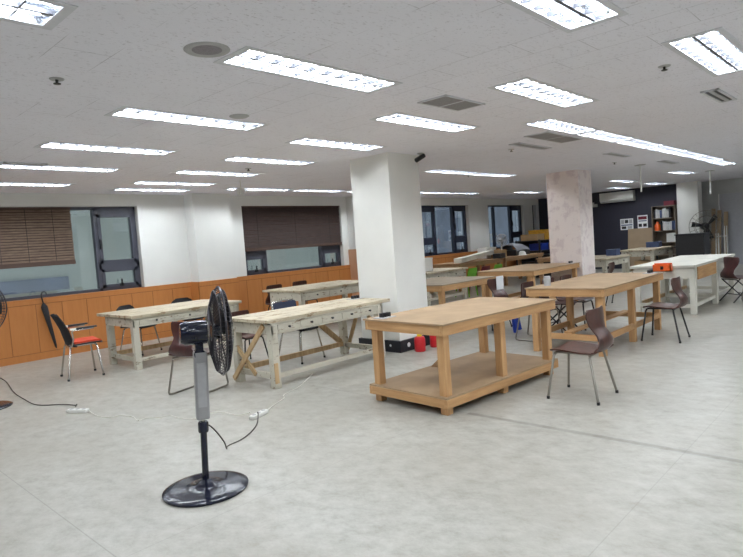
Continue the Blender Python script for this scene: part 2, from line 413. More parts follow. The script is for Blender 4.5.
# wainscot: cap rail, panels with grooves, skirting
GROOVE = MB()
def wains(mb, y0, y1, x, top=SILL, step=.385):
    GROOVE.box(x, x + .018, y0, y1, .0, top - .002); mb.box(x, x + .03, y0, y1, top - .085, top); mb.box(x, x + .028, y0, y1, 0, .11)
    n = max(1, round((y1 - y0) / step)); w = (y1 - y0) / n
    for k in range(n): mb.box(x, x + .024, y0 + k * w + .005, y0 + (k + 1) * w - .005, .118, top - .094)
mb = MB(); wains(mb, Y0, 5.79, X0)
wains(mb, 6.69, 10.17, X0); wains(mb, 11.13, Y1, X0)
for (a, b) in WINS: mb.box(X0 - .12, X0 + .035, a, b, SILL - .02, SILL)
struct('trim_1', mb, M['wainscot'])
mb = MB(); wains(mb, 5.79, 6.69, X0 + .30, SILL + .0); mb.box(X0, X0 + .318, 5.79, 5.82, 0, SILL); mb.box(X0, X0 + .318, 6.66, 6.69, 0, SILL)
struct('trim_2', mb, M['wainscot'])
mb = MB(); mb.box(X0, X0 + .35, 10.16, 10.2, 0, 1.36).box(X0 + .32, X0 + .35, 10.2, 11.1, 0, 1.36).box(X0, X0 + .35, 11.1, 11.13, 0, 1.36)
struct('trim_3', mb, M['tan_panel'])
struct('trim_4', GROOVE, M['groove_shade'])
# free-standing pillars
def pillar(n, x0, x1, y0, y1, mat):
    return struct('pillar_%d' % n, B(x0, x1, y0, y1, 0, H + .1), mat)
pillar(1, -5.76, -5.06, 5.85, 6.50, M['pillar'])
pillar(2, -5.62, -4.94, 11.5, 12.15, M['pink'])
pillar(3, -5.46, -4.86, 20.0, 20.45, M['pillar'])
mb = MB()
for (a, b, c, e) in ((-5.80, -5.02, 5.81, 5.85), (-5.80, -5.02, 6.50, 6.54), (-5.80, -5.76, 5.85, 6.50), (-5.06, -5.02, 5.85, 6.50)): mb.box(a, b, c, e, 0, .155)
struct('baseboard_pillar', mb, M['black_band'])
st = bpy.data.objects['baseboard_pillar']
mb = MB()
for yy in (5.98, 6.2):
    mb.lathe([(.001, 0), (.032, 0), (.032, .003), (.001, .003)], 14, Matrix.Translation((-5.02, yy, .085)) @ Matrix.Rotation(PI / 2, 4, 'Y'))
for xx in (-5.2, -5.42):
    mb.lathe([(.001, 0), (.018, 0), (.018, .003), (.001, .003)], 12, Matrix.Translation((xx, 5.81, .09)) @ Matrix.Rotation(PI / 2, 4, 'X'))
mb.build('round_sticker', M['paper'], st)

# windows
def window(n, y0, y1, cells, mat):
    """cells: (ya, yb, 'fixed' | 'sash')"""
    xf = X0 - .16; r = bpy.data.objects.new('window_%d' % n, None); C.objects.link(r); r['kind'] = 'structure'
    f = MB(); t = .05
    f.box(xf - .05, xf + .05, y0, y1, SILL, SILL + t).box(xf - .05, xf + .05, y0, y1, TOP - t, TOP)
    f.box(xf - .05, xf + .05, y0, y0 + t, SILL, TOP).box(xf - .05, xf + .05, y1 - t, y1, SILL, TOP)
    for (a, b, k) in cells:
        if a > y0 + .02: f.box(xf - .05, xf + .05, a - .03, a + .03, SILL, TOP)
        if k == 'sash': f.box(xf - .05, xf + .05, a, b, 1.36, 1.46)
    f.build('window_frame', mat, r)
    for (a, b, k) in cells:
        a2, b2 = (a + .03 if a > y0 + .02 else a + t), (b - .03 if b < y1 - .02 else b - t)
        if k == 'fixed':
            MB().box(xf - .004, xf + .004, a2, b2, SILL + t, TOP - t).build('pane', M['glass'], r)
        else:
            for (z0, z1) in ((SILL + t, 1.36), (1.46, TOP - t - .08)):
                s = .055
                sh = MB().box(xf - .02, xf + .06, a2, b2, z0, z0 + s).box(xf - .02, xf + .06, a2, b2, z1 - s, z1).box(xf - .02, xf + .06, a2, a2 + s, z0, z1).box(xf - .02, xf + .06, b2 - s, b2, z0, z1).build('sash', mat, r)
                MB().box(xf - .004, xf + .004, a2 + s, b2 - s, z0 + s, z1 - s).build('pane', M['glass'], sh)
                if z0 < 1.2: MB().box(xf + .06, xf + .10, (a2 + b2) / 2 - .03, (a2 + b2) / 2 + .03, z0 + .01, z0 + .06).box(xf + .08, xf + .10, (a2 + b2) / 2 - .012, (a2 + b2) / 2 + .012, z0 + .02, z0 + .14).build('handle', M['black_plastic'], sh)
                else: MB().box(xf + .06, xf + .09, a2 + .01, a2 + .04, z0 + .25, z0 + .42).build('handle', M['black_plastic'], sh)
            MB().box(xf - .02, xf + .05, a2, b2, TOP - t - .08, TOP - t).build('head_panel', mat, r)
    return r
window(1, 1.0, 4.88, [(1.0, 4.16, 'fixed'), (4.16, 4.88, 'sash')], M['alu'])
window(2, 7.12, 9.99, [(7.12, 7.72, 'sash'), (7.72, 9.38, 'fixed'), (9.38, 9.99, 'sash')], M['alu'])
window(3, 13.2, 15.6, [(13.2, 13.95, 'sash'), (13.95, 14.9, 'fixed'), (14.9, 15.6, 'sash')], M['alu_navy'])
window(4, 16.75, 19.15, [(16.75, 17.3, 'fixed'), (17.3, 18.4, 'fixed'), (18.4, 19.15, 'sash')], M['alu_navy'])
window(5, 19.80, 20.08, [(19.80, 20.08, 'fixed')], M['alu_navy'])

# building seen through the windows
bt = thing('outside_building', 'pale panelled building seen through the window glass', 'building', (-14.2, 9, -4))
B(-.5, 0, -14, 40, 0, 9).build('facade', M['facade'], bt)
B(0, .06, -14, -4.05, 4.93, 5.22).build('dark_band', M['facade_dark'], bt)
B(0, .06, -2.4, .6, 4.9, 5.7).build('dark_band', M['facade_dark'], bt)
B(0, .05, 6.5, 40, 0, 9).build('dark_wing', M['facade_dark'], bt)
for k in range(8): B(.05, .07, 7.2 + k * 2.2, 7.9 + k * 2.2, 3.0, 9).build('pale_bay', M['facade_mid'], bt)

# ------------------------------------------------------------------ bamboo blinds
def blind(y0, y1, ztop, zbot, mat, label, slats, cords, tilt=0):
    x = X0 - .03
    r = thing('bamboo_blind', label, 'blind', (x, 0, 0))
    B(-.02, .02, y0, y1, ztop - .03, ztop).build('headrail', M['bamboo_rail'], r)
    mb = MB(); n = slats; h = (ztop - .03 - zbot) / n
    for k in range(n):
        z = zbot + k * h; j = random.uniform(-.003, .003)
        t0, t1, u0, u1 = [random.uniform(-.006, .006) for _ in range(4)]; ym = y0 + (y1 - y0) * random.uniform(.3, .7); um = random.uniform(-.006, .006)
        for (ya, yb, za, zb) in ((y0, ym, u0, um), (ym, y1, um, u1)):
            vs = [(xx + j + (.007 if zz == 0 else -.007), yy, z + dz + (h * .06 if zz == 0 else h * .80)) for zz in (0, 1) for yy, dz in ((ya, za), (yb, zb)) for xx in (-.004, .004)]
            mb.add(vs, [(0, 1, 3, 2), (4, 6, 7, 5), (0, 4, 5, 1), (2, 3, 7, 6), (0, 2, 6, 4), (1, 5, 7, 3)])
    mb.build('slat_panel', mat, r)
    B(-.016, -.012, y0 + .005, y1 - .005, zbot - .03, ztop - .03).build('gap_shade_sheet', M['bamboo_rail'], r)  # added dark sheet standing in for the shaded gaps between slats
    B(-.015, .018, y0, y1, zbot - .07, zbot).build('bottom_rail', M['bamboo_rail'], r)
    for c in cords: MB().tube([(.012, c, ztop), (.012, c, zbot - .05)], .004, 6).build('lift_cord', M['cord_black'], r)
    return r
blind(1.4, 3.74, 2.44, 1.56, M['bamboo'], 'brown slatted bamboo blind half lowered over the left photo edge window', 20, (2.2, 2.66, 3.05, 3.45))
blind(7.14, 9.97, 2.445, 1.56, M['bamboo_dark'], 'dark brown bamboo blind half lowered in the window left of the white pillar', 30, (7.5, 8.55, 9.6))

# ------------------------------------------------------------------ ceiling lights
def troffer(x, y0, y1, label, group=None):
    L = y1 - y0; r = thing('ceiling_light', label, 'ceiling light', (x, (y0 + y1) / 2, H), 0, group or 'recessed twin-tube ceiling lights'); h = L / 2
    w = .165; e = .028
    MB().box(-w - .012, -w + e, -h - .012, h + .012, -.004, .0005).box(w - e, w + .012, -h - .012, h + .012, -.004, .0005).box(-w + e, w - e, -h - .012, -h + e + .01, -.004, .0005).box(-w + e, w - e, h - e - .01, h + .012, -.004, .0005).build('frame', M['frame_grey'], r)
    hh = MB(); a, b = w - e, h - e - .01
    hh.box(-a, a, -b, b, .095, .105).box(-a - .004, -a, -b, b, .0, .105).box(a, a + .004, -b, b, .0, .105).box(-a, a, -b - .004, -b, .0, .105).box(-a, a, b, b + .004, .0, .105)
    hh.box(-.016, .016, -b, b, .05, .095)
    hh.build('housing', M['reflector'], r)
    lo = MB(); n = 9; lo.box(-.010, .010, -b, b, .001, .024)
    for k in range(1, n):
        yy = -b + 2 * b * k / n
        for s in (-1, 1):
            lo.box(s * .010, s * (a), yy - .004, yy + .004, .001, .022)
    lo.build('louvre', M['louvre'], r)
    for s in (-1, 1):
        MB().tube([(s * .075, -b + .03, .032), (s * .075, b - .03, .032)], .0135, 8).build('lit_tube', M['tube'], r)
        MB().tube([(s * .075, -b, .032), (s * .075, -b + .03, .032)], .012, 8).tube([(s * .075, b - .03, .032), (s * .075, b, .032)], .012, 8).build('lamp_holder', M['white_plastic'], r)
for l in LIGHTS: troffer(*l)

# ------------------------------------------------------------------ things on the ceiling
r = thing('ceiling_speaker', 'round dark grey speaker grille set in the ceiling near the large louvred light', 'speaker', (-2.95, 1.90, H))
MB().lathe([(.10, -.004), (.125, -.006), (.13, -.002), (.13, .0), (.10, 0)], 32).build('rim', M['grey_plastic'], r)
MB().lathe([(.001, -.007), (.07, -.006), (.10, -.002), (.10, 0), (.001, 0)], 32).build('grille', M['speaker'], r)
single('ceiling_disc', MB().lathe([(.001, -.012), (.07, -.010), (.085, -.003), (.085, 0), (.001, 0)], 24), M['grey_plastic'], 'small pale round cover on the ceiling behind the large louvred light', 'cover', (-4.25, 3.0, H))
def sprinkler(x, y, label):
    r = thing('sprinkler_head', label, 'sprinkler', (x, y, H), 0, 'ceiling sprinklers')
    MB().lathe([(.001, -.006), (.04, -.006), (.045, 0), (.001, 0)], 16).build('escutcheon', M['grey_plastic'], r)
    MB().lathe([(.001, -.035), (.022, -.033), (.022, -.028), (.008, -.024), (.010, -.006), (.001, -.006)], 12).build('deflector', M['black_metal'], r)
sprinkler(-3.94, 1.43, 'sprinkler head on the ceiling at the upper left, behind the corner light')
sprinkler(-1.37, 4.83, 'sprinkler head on the ceiling beside the top right corner light')
sprinkler(-4.15, 7.47, 'sprinkler head right of the slot vent by the start of the long light strip')
sprinkler(-6.35, 9.7, 'sprinkler head under the joined pair of lights right of the white pillar')
sprinkler(-4.10, 11.2, 'sprinkler head between the rose-papered pillar and the long light strip')
sprinkler(-6.9, 4.95, 'sprinkler head between the rows left of the white pillar')
def grille(x0, x1, y0, y1, label):
    r = thing('vent_grille', label, 'vent', ((x0 + x1) / 2, (y0 + y1) / 2, H)); a, b = (x1 - x0) / 2, (y1 - y0) / 2
    MB().box(-a, a, -b, -b + .02, -.01, 0).box(-a, a, b - .02, b, -.01, 0).box(-a, -a + .02, -b, b, -.01, 0).box(a - .02, a, -b, b, -.01, 0).box(-a, a, -.01, .01, -.01, 0).build('frame', M['frame_grey'], r)
    B(-a + .02, a - .02, -b + .02, b - .02, -.004, 0).build('backing', M['dark_slot'], r)
    mb = MB(); n = int((2 * b) / .022)
    for k in range(n):
        yy = -b + .02 + (2 * b - .04) * (k + .5) / n; mb.box(-a + .02, a - .02, yy - .006, yy + .006, -.009, -.003)
    mb.build('slats', M['grille'], r)
grille(-3.10, -2.80, 4.02, 4.62, 'square dark perforated vent grille in the ceiling left of the centre light')
grille(-3.50, -3.18, 6.62, 7.65, 'dark vent grille beside the nearest light of the long strip')
def slot(x, y0, y1, label, w=.075):
    r = thing('slot_vent', label, 'vent', (x, (y0 + y1) / 2, H)); b = (y1 - y0) / 2
    MB().box(-w, -w + .025, -b, b, -.012, 0).box(w - .025, w, -b, b, -.012, 0).box(-w, w, -b, -b + .03, -.012, 0).box(-w, w, b - .03, b, -.012, 0).build('frame', M['frame_grey'], r)
    B(-w + .025, w - .025, -b + .03, b - .03, -.003, 0).build('backing', M['dark_slot'], r)
    MB().box(-.018, .018, -b + .03, b - .03, -.010, -.003).build('blade', M['grey_plastic'], r)
slot(-3.85, 7.0, 7.95, 'slot vent left of the long light strip beside a sprinkler head')
slot(-3.62, 9.6, 10.5, 'slot vent left of the third light of the long strip')
slot(-3.55, 12.1, 13.0, 'slot vent left of the fifth light of the long strip')
slot(-1.36, 6.1, 6.85, 'slot vent with a dark curved gap at the right photo edge below the corner light')
slot(-7.35, 2.0, 2.45, 'small slot vent at the left photo edge above the row of lights')
# hanging rods, camera, sensor box
def rod(x, y, z, label):
    r = thing('hanging_rod', label, 'rod', (x, y, H))
    MB().lathe([(.001, -.01), (.10, -.01), (.11, 0), (.001, 0)], 16).build('ceiling_plate', M['grey_plastic'], r)
    MB().tube([(0, 0, -.005), (0, 0, z - H)], .016, 8).build('rod', M['white_plastic'], r)
rod(-4.02, 12.35, 2.13, 'thin white rod hanging from the ceiling beyond the long light strip')
rod(-3.68, 16.3, 2.1, 'faint white rod hanging from the ceiling right of the plain far pillar')
r = thing('security_camera', 'small dark bullet camera on the ceiling at the right edge of the white pillar', 'camera', (-4.93, 6.38, H))
MB().lathe([(.001, -.012), (.035, -.012), (.04, 0), (.001, 0)], 14).tube([(0, 0, -.01), (0, 0, -.05)], .01, 8).build('mount', M['grey_plastic'], r)
MB().tube([(.02, .06, -.03), (-.02, -.07, -.10)], .032, 12).build('body', M['black_plastic'], r)
r = thing('ceiling_sensor', 'small white box hanging from the ceiling on a thin wire left of the dark blind', 'sensor', (-8.06, 5.6, H))
MB().tube([(0, 0, 0), (0, 0, -.13)], .005, 6).build('wire', M['cord_white'], r)
MB().box(-.045, .045, -.05, .05, -.24, -.13).box(-.02, .02, -.10, .10, -.16, -.145).build('body', M['white_plastic'], r, bevel=.008)

# ------------------------------------------------------------------ timber workbenches
def post(mb, x, y, s, z0, z1): return mb.box(x - s / 2, x + s / 2, y - s / 2, y + s / 2, z0, z1)
def workbench(x0, x1, y0, y1, h, label, top, mode='shelf', mid=True, leg=.076, rz=0):
    L, Wd = y1 - y0, x1 - x0
    r = thing('workbench', label, 'workbench', ((x0 + x1) / 2, (y0 + y1) / 2, 0), rz); a, b = Wd / 2, L / 2
    B(-a - .012, a + .012, -b - .012, b + .012, h - .014, h).build('tabletop', top, r)
    zt = h - .014
    MB().box(a - .035, a, -b, b, zt - .088, zt).build('apron', M['pine'], r, bevel=.003)
    MB().box(-a, -a + .035, -b, b, zt - .088, zt).build('apron', M['pine'], r, bevel=.003)
    MB().box(-a + .036, a - .036, -b, -b + .035, zt - .088, zt).build('apron', M['pine_x'], r, bevel=.003)
    MB().box(-a + .036, a - .036, b - .035, b, zt - .088, zt).build('apron', M['pine_x'], r, bevel=.003)
    ys = [-b + .04 + leg / 2, b - .04 - leg / 2]
    if mid: ys.insert(1, 0)
    for sx in (-1, 1):
        for yy in ys:
            if yy == 0 and sx < 0 and mode == 'shelf': continue
            top_z = zt - .001 if yy == 0 else zt - .089
            B(sx * (a - .038) - (leg if sx > 0 else 0), sx * (a - .038) + (0 if sx > 0 else leg), yy - leg / 2, yy + leg / 2, 0, top_z).build('leg', M['pine_up'], r, bevel=.004)
    if mode == 'shelf':
        z = .07
        for sx in (-1, 1): B(sx * (a - .036), sx * a, -b - .0, b, z, z + .076).build('bottom_rail', M['pine'], r, bevel=.003)
        for sy in (-1, 1): B(-a + .037, a - .037, sy * b, sy * (b - .038), z, z + .076).build('bottom_rail', M['pine_x'], r, bevel=.003)
        B(-a + .002, a - .002, -b + .002, b - .002, z + .077, z + .091).build('shelf', top, r)
    elif mode == 'rails':
        for sx in (-1, 1): B(sx * (a - .04), sx * (a - .075), ys[0], ys[-1], .17, .24).build('stretcher', M['pine'], r, bevel=.003)
        for yy in (ys[0], ys[-1]): B(-a + .13, a - .13, yy - .02, yy + .02, .17, .24).build('stretcher', M['pine_x'], r, bevel=.003)
        B(-.05, .05, ys[0], ys[-1], .24, .265).build('stretcher', M['pine'], r)
    return r
workbench(-3.74, -2.785, 3.87, 5.67, .785, 'large timber workbench with bottom shelf in the foreground right of centre', M['hardboard'], rz=-.07)
workbench(-3.54, -2.57, 6.54, 8.66, .798, 'timber workbench with open stretchers behind the nearest brown chair', M['hardboard'], 'rails')
workbench(-6.25, -5.12, 6.95, 8.42, .795, 'timber workbench partly hidden by the right side of the white pillar', M['hardboard_grey'], 'rails', mid=False)
workbench(-6.15, -4.98, 9.52, 11.46, .795, 'timber workbench standing against the rose-papered pillar', M['hardboard'], 'rails', mid=False)
# small socket plates with black stubs, set on bench corners
def stub_plate(x, y, z, label):
    r = thing('plug_plate', label, 'plate', (x, y, z), 0, 'small plates on bench corners')
    B(-.07, .07, -.10, .08, 0, .006).build('plate', M['grey_plastic'], r)
    for k in range(3): B(-.02, .02, -.06 + k * .045, -.03 + k * .045, .006, .045).build('stub', M['black_plastic'], r)
stub_plate(-3.66, 4.04, .785, 'grey plate with three black stubs on the left corner of the foreground timber workbench')
stub_plate(-5.55, 5.55, .752, 'black stubs on the far end of the white drawer table next to the white pillar')
stub_plate(-2.70, 8.52, .798, 'small black stubs on the far right corner of the open stretcher workbench')
stub_plate(-5.09, 11.3, .795, 'small black stubs on the workbench end by the rose-papered pillar')

# ------------------------------------------------------------------ white painted drawer tables
def drawer_table(x0, x1, y0, y1, h, label, mats, nd=4, over=(.04, .04, .04, .04), dh=.13, brace='end', knob=True, lower=True, leg=.085, face=1):
    """over: overhang of the top at x0, x1, y0, y1"""
    paint, top = mats
    r = thing('drawer_table', label, 'table', ((x0 + x1) / 2, (y0 + y1) / 2, 0)); cx, cyy = (x0 + x1) / 2, (y0 + y1) / 2
    ax0, ax1, by0, by1 = x0 - cx, x1 - cx, y0 - cyy, y1 - cyy
    MB().box(ax0, ax1, by0, by1, h - .04, h).build('tabletop', top, r, bevel=.004)
    a0, a1, b0, b1 = ax0 + over[0], ax1 - over[1], by0 + over[2], by1 - over[3]
    z = h - .041
    mb = MB(); mb.box(a0, a0 + .025, b0, b1, z - dh - .02, z).box(a0, a1, b0, b0 + .025, z - dh - .02, z).box(a0, a1, b1 - .025, b1, z - dh - .02, z)
    mb.box(a1 - .03, a1 - .008, b0, b1, z - .02, z).box(a1 - .03, a1 - .008, b0, b1, z - dh - .02, z - dh)
    w = (b1 - b0 - 2 * leg) / nd
    for k in range(nd + 1): mb.box(a1 - .03, a1 - .008, b0 + leg + k * w - .01, b0 + leg + k * w + .01, z - dh, z - .02)
    mb.box(a0, a1 - .03, b0, b1, z - .012, z - .001)
    mb.build('apron', paint, r)
    for k in range(nd):
        ya, yb = b0 + leg + k * w + .014, b0 + leg + (k + 1) * w - .014
        dr = B(a1 - .028, a1 - .003, ya, yb, z - dh + .004, z - .024).build('drawer', paint, r, bevel=.002)
        if knob: MB().lathe([(.001, 0), (.009, 0), (.007, .012), (.014, .02), (.012, .028), (.001, .03)], 10, Matrix.Translation((a1 - .003, (ya + yb) / 2, z - dh / 2 - .01)) @ Matrix.Rotation(PI / 2, 4, 'Y')).build('knob', M['dark_slot'], dr)
    for sx in (0, 1):
        for sy in (0, 1):
            xx = a0 if sx == 0 else a1 - leg; yy = b0 if sy == 0 else b1 - leg
            xx += .001 * (1 if sx == 0 else -0); B(xx, xx + leg, yy - .001, yy + leg, 0, z - .022 if sx else z - .013).build('leg', paint, r, bevel=.004)
    if lower:
        for sy in (0, 1):
            yy = b0 + leg / 2 if sy == 0 else b1 - leg / 2
            B(a0 + leg, a1 - leg, yy - .02, yy + .02, .10, .16).build('stretcher', paint, r)
        B(a1 - leg + .01, a1 - leg + .05, b0 + leg, b1 - leg, .10, .15).build('stretcher', paint, r)
        B(a0 + leg - .05, a0 + leg - .01, b0 + leg, b1 - leg, .12, .18).build('stretcher', M['brace'], r)
    if brace:
        zb = z - dh - .02
        ends = {'end': (b0 - .012, b1 + .012), 'far': (b1 + .012,), 'near': (b0 - .012,)}[brace]
        m = (a0 + a1) / 2
        for yy in ends:
            if yy < 0:
                MB().beam((a1 - .12, yy, zb + .10), (a0 + .0, yy, .04), .022, .055, (1, 0, 0)).build('brace', M['brace'], r)
                MB().beam((a0 + .02, yy + .03, .45), (m + .02, yy + .03, .12), .022, .05, (1, 0, 0)).build('brace', M['brace'], r)
                continue
            for xa in (a0 + .05, a1 - .05):
                MB().beam((m + (.05 if xa > m else -.05), yy, zb + .08), (xa, yy, .06), .022, .05, (0, 1, 0) and (1, 0, 0)).build('brace', M['brace'], r)
        MB().beam((a0 + .04, b1 - leg - .5, zb), (a0 + .04, b1 - leg, .16), .03, .07, (0, 0, 1)).build('brace', M['brace'], r)
    return r
WT = (M['worn_white'], M['worn_top'])
bt1 = drawer_table(-5.82, -5.02, 3.68, 5.66, .752, 'worn white drawer table with diagonal wood braces just right of the black pedestal fan', WT, 5, (.04, .0, .04, .16), dh=.105)
B(.401, .412, -.95, -.90, .06, .28).build('repair_block', M['brace'], bt1)
drawer_table(-8.82, -7.68, 3.42, 5.18, .74, 'worn white drawer table beside the red-seated armchair on the left', WT, 3, (.24, .02, .02, .05), dh=.10, brace=None)
drawer_table(-9.05, -7.93, 6.58, 8.60, .74, 'worn white drawer table under the dark blind, running behind the white pillar', WT, 3, (.2, .02, .02, .05), brace=None)
drawer_table(-8.95, -7.85, 10.12, 11.75, .74, 'white drawer table in the gap right of the white pillar holding a white box', WT, 2, brace=None)
CT = (M['clean_white'], M['clean_white'])
t1 = drawer_table(-3.52, -2.53, 10.10, 11.60, .785, 'white table with a bare wood side panel and an orange caddy on it', CT, 1, (.05, .01, .02, .02), .15, brace=None, knob=False)
B(.484, .499, -.60, .56, .545, .743).build('side_panel', M['pine'], t1)
for a, b in (((-.40, -.2), (.3, .3)), ((.3, -.2), (-.4, .3))):
    pass
drawer_table(-3.52, -2.55, 11.62, 13.0, .785, 'white table with open drawer boxes pushed end to end behind the orange caddy table', CT, 2, (.05, .02, .02, .02), .15, brace=None, knob=False)
drawer_table(-6.20, -5.25, 17.0, 18.8, .76, 'far white table in front of the tan board and bookcase', WT, 2, brace=None)
drawer_table(-6.05, -5.03, 13.02, 14.6, .77, 'white drawer table just right of the rose-papered pillar with a blue crate on it', WT, 2, brace=None)
def plank_table(x0, x1, y0, y1, h, label):
    r = thing('plank_table', label, 'table', ((x0 + x1) / 2, (y0 + y1) / 2, 0)); a, b = (x1 - x0) / 2, (y1 - y0) / 2
    B(-a, a, -b, b, h - .03, h).build('tabletop', M['pine_dull'], r)
    MB().box(a - .05, a - .02, -b + .03, b - .03, h - .11, h - .031).box(-a + .02, -a + .05, -b + .03, b - .03, h - .11, h - .031).box(-a + .05, a - .05, -b + .03, -b + .06, h - .11, h - .031).box(-a + .05, a - .05, b - .06, b - .03, h - .11, h - .031).build('apron', M['pine_dull'], r)
    for sx in (-1, 1):
        for sy in (-1, 1):
            post(MB(), sx * (a - .095), sy * (b - .105), .085, 0, h - .032).build('leg', M['pine_dull'], r)
plank_table(-9.35, -8.45, 12.3, 14.45, .80, 'nearer long plank table under the far windows, cluttered with boards')
plank_table(-9.35, -8.45, 14.55, 16.9, .80, 'farther long plank table under the far windows, holding the grey machine')
plank_table(-7.6, -6.75, 14.7, 16.0, .74, 'pale plank table half hidden behind the rose-papered pillar')

# ------------------------------------------------------------------ chairs (local +x is the way the chair faces)
def legs4(r, mat, rad=.011, fx=.17, bx=-.14, w=.17, splay=.05, z=.40, feet=True):
    MB().tube([(fx, -w + .02, z), (fx, w - .02, z)], rad).tube([(bx, -w + .02, z), (bx, w - .02, z)], rad).tube([(fx, -.12, z + .008), (bx, -.12, z + .008)], rad).tube([(fx, .12, z + .008), (bx, .12, z + .008)], rad).build('underframe', mat, r)
    for sx, x in ((1, fx), (-1, bx)):
        for sy in (-1, 1):
            e = (x + sx * (splay if sx > 0 else splay * 1.7), sy * (w + splay), 0)
            l = MB().tube([(x, sy * (w - .04), z), (x + .006 * sx, sy * (w - .01), z - .02), (e[0], e[1], .012)], rad).build('leg', mat, r)
            if feet: MB().lathe([(rad * 1.35, 0), (rad * 1.35, .025)], 8, Matrix.Translation((e[0], e[1], 0))).build('foot_cap', M['black_plastic'], l)
def shell_chair(label, loc, rz, shell, legm, kind='legs', name='shell_chair'):
    r = thing(name, label, 'chair', loc, rz)
    MB().shell([(.205, .414, .165), (.195, .428, .185), (.13, .437, .2), (.03, .428, .205), (-.08, .418, .205), (-.17, .418, .2), (-.225, .436, .19)], .012, 8, .008).build('seat', shell, r)
    MB().shell([(-.226, .438, .19), (-.258, .475, .178), (-.262, .52, .155), (-.236, .57, .135), (-.205, .61, .135), (-.185, .66, .168), (-.175, .72, .19), (-.172, .775, .188), (-.172, .795, .165)], .012, 8, 0, .03).build('backrest', shell, r)
    if kind == 'legs': legs4(r, legm)
    elif kind == 'sled':
        for s in (-1, 1):
            y = s * .19
            MB().tube([(-.20, y * .8, .40), (.16, y * .8, .405), (.20, y * .9, .39), (.25, y, .04), (.24, y, .018), (.21, y, .012), (-.22, y, .012), (-.26, y, .02), (-.265, y, .04), (-.20, y * .8, .38)], .011).build('sled_leg', legm, r)
        MB().tube([(-.12, -.155, .405), (-.12, .155, .405)], .01).tube([(.12, -.155, .405), (.12, .155, .405)], .01).build('underframe', legm, r)
    elif kind == 'folding':
        for s in (-1, 1):
            y = s * .185
            MB().tube([(-.2, y, .41), (.24, y * 1.05, .012)], .011).build('leg', legm, r)
            MB().tube([(.17, y * .86, .41), (-.26, y * .95, .012)], .011).build('leg', legm, r)
        MB().tube([(.10, -.18, .135), (.10, .18, .135)], .008).tube([(-.12, -.165, .14), (-.12, .165, .14)], .008).tube([(.17, -.16, .41), (.17, .16, .41)], .009).tube([(-.19, -.185, .405), (-.19, .185, .405)], .009).build('crossbar', legm, r)
    return r
chairA = shell_chair('brown moulded shell chair with pale metal legs at the end of the foreground workbench', (-2.19, 4.97, 0), PI + .02, M['brown_shell'], M['steel_dull'])
chairB = shell_chair('dark brown shell chair with black legs in front of the orange caddy table', (-2.35, 7.90, 0), PI + .02, M['brown_shell'], M['black_metal'])
sled = shell_chair('maroon chair on a bent-tube sled base directly behind the black pedestal fan', (-5.80, 3.27, 0), PI / 2 + .30, M['maroon'], M['steel_dull'], 'sled', 'sled_chair')
sled2 = dup(sled, (-3.80, 7.34, 0), .05, 'maroon sled-base chair with a glare spot tucked under the open stretcher workbench')
fold = shell_chair('maroon folding chair with crossed black legs at the back side of the open stretcher workbench', (-3.78, 7.92, 0), .0, M['maroon'], M['black_metal'], 'folding', 'folding_chair')
cq = dup(chairB, (-6.55, 4.44, 0), .05, 'maroon shell chair with black legs seen between the fan cage and the braced white table'); cq.scale = (.92, .92, .88)
dup(chairB, (-9.15, 7.05, 0), 0.0, 'dark red chair back showing over the table under the dark blind, left of two')
dup(chairB, (-9.32, 7.85, 0), 0.0, 'dark red chair back showing over the table under the dark blind, right of two')
cp = dup(chairB, (-4.98, 8.02, 0), PI - .2, 'dark chair with a white paper sheet hung on its back beyond the foreground workbench')
dup(chairB, (-3.74, 8.42, 0), 0, 'dark shell chair with straight black legs behind the far end of the open stretcher workbench')
dup(chairB, (-4.05, 11.1, 0), 0.1, 'maroon chair at the left end of the orange caddy table')
dup(fold, (-2.27, 11.85, 0), .85, 'brown folding chair with crossed legs beside the far right white table')
dup(sled, (-1.96, 11.75, 0), PI + .25, 'maroon sled-base chair cut off by the right photo edge')
B(-.212, -.208, -.10, .06, .62, .83).build('hung_paper', M['paper'])
hp = bpy.data.objects['hung_paper']; hp.matrix_world = Matrix.Translation((-4.98, 8.02, 0)) @ Matrix.Rotation(PI - .2, 4, 'Z'); tag(hp, 'white paper sheet hanging on a dark chair back beyond the foreground workbench', 'paper')

def pad_chair(label, loc, rz, seatm, backm, legm, round_back=True, rim=False):
    r = thing('padded_chair', label, 'chair', loc, rz)
    MB().shell([(.225, .42, .15), (.21, .44, .19), (.1, .45, .2), (-.05, .45, .205), (-.17, .445, .2), (-.2, .44, .18)], .04, 8, .006).build('seat', seatm, r)
    if round_back: prof = [(-.215, .50, .15), (-.225, .53, .19), (-.235, .6, .2), (-.25, .68, .2), (-.258, .73, .17), (-.264, .77, .10)]
    else: prof = [(-.215, .54, .17), (-.22, .56, .19), (-.24, .66, .205), (-.26, .76, .205), (-.265, .78, .185)]
    MB().shell(prof, .03, 8, 0, .025).build('backrest', backm, r)
    b = MB()
    if rim: b.tube([(-.2, -.19, .42), (-.232, -.21, .6), (-.258, -.215, .74), (-.262, -.19, .79), (-.268, 0, .80), (-.262, .19, .79), (-.258, .215, .74), (-.232, .21, .6), (-.2, .19, .42)], .011)
    else:
        for s in (-1, 1): b.tube([(-.12, s * .12, .42), (-.22, s * .12, .44), (-.245, s * .12, .62)], .01)
    b.build('back_frame', legm, r)
    legs4(r, legm, .011, z=.42)
    return r
pad_chair('black padded chair seen behind the worn white table by the red-seated armchair', (-9.06, 4.14, 0), .42, M['black_fabric'], M['black_fabric'], M['chrome'])
pad_chair('black round-backed chair showing over the far end of the leftmost white table', (-9.05, 5.02, 0), -.1, M['black_fabric'], M['black_fabric'], M['chrome'])
pad_chair('black-seated chair with a navy back in a chrome rim behind the braced white table', (-6.02, 4.92, 0), .12, M['black_fabric'], M['navy_fabric'], M['chrome'], False, True)

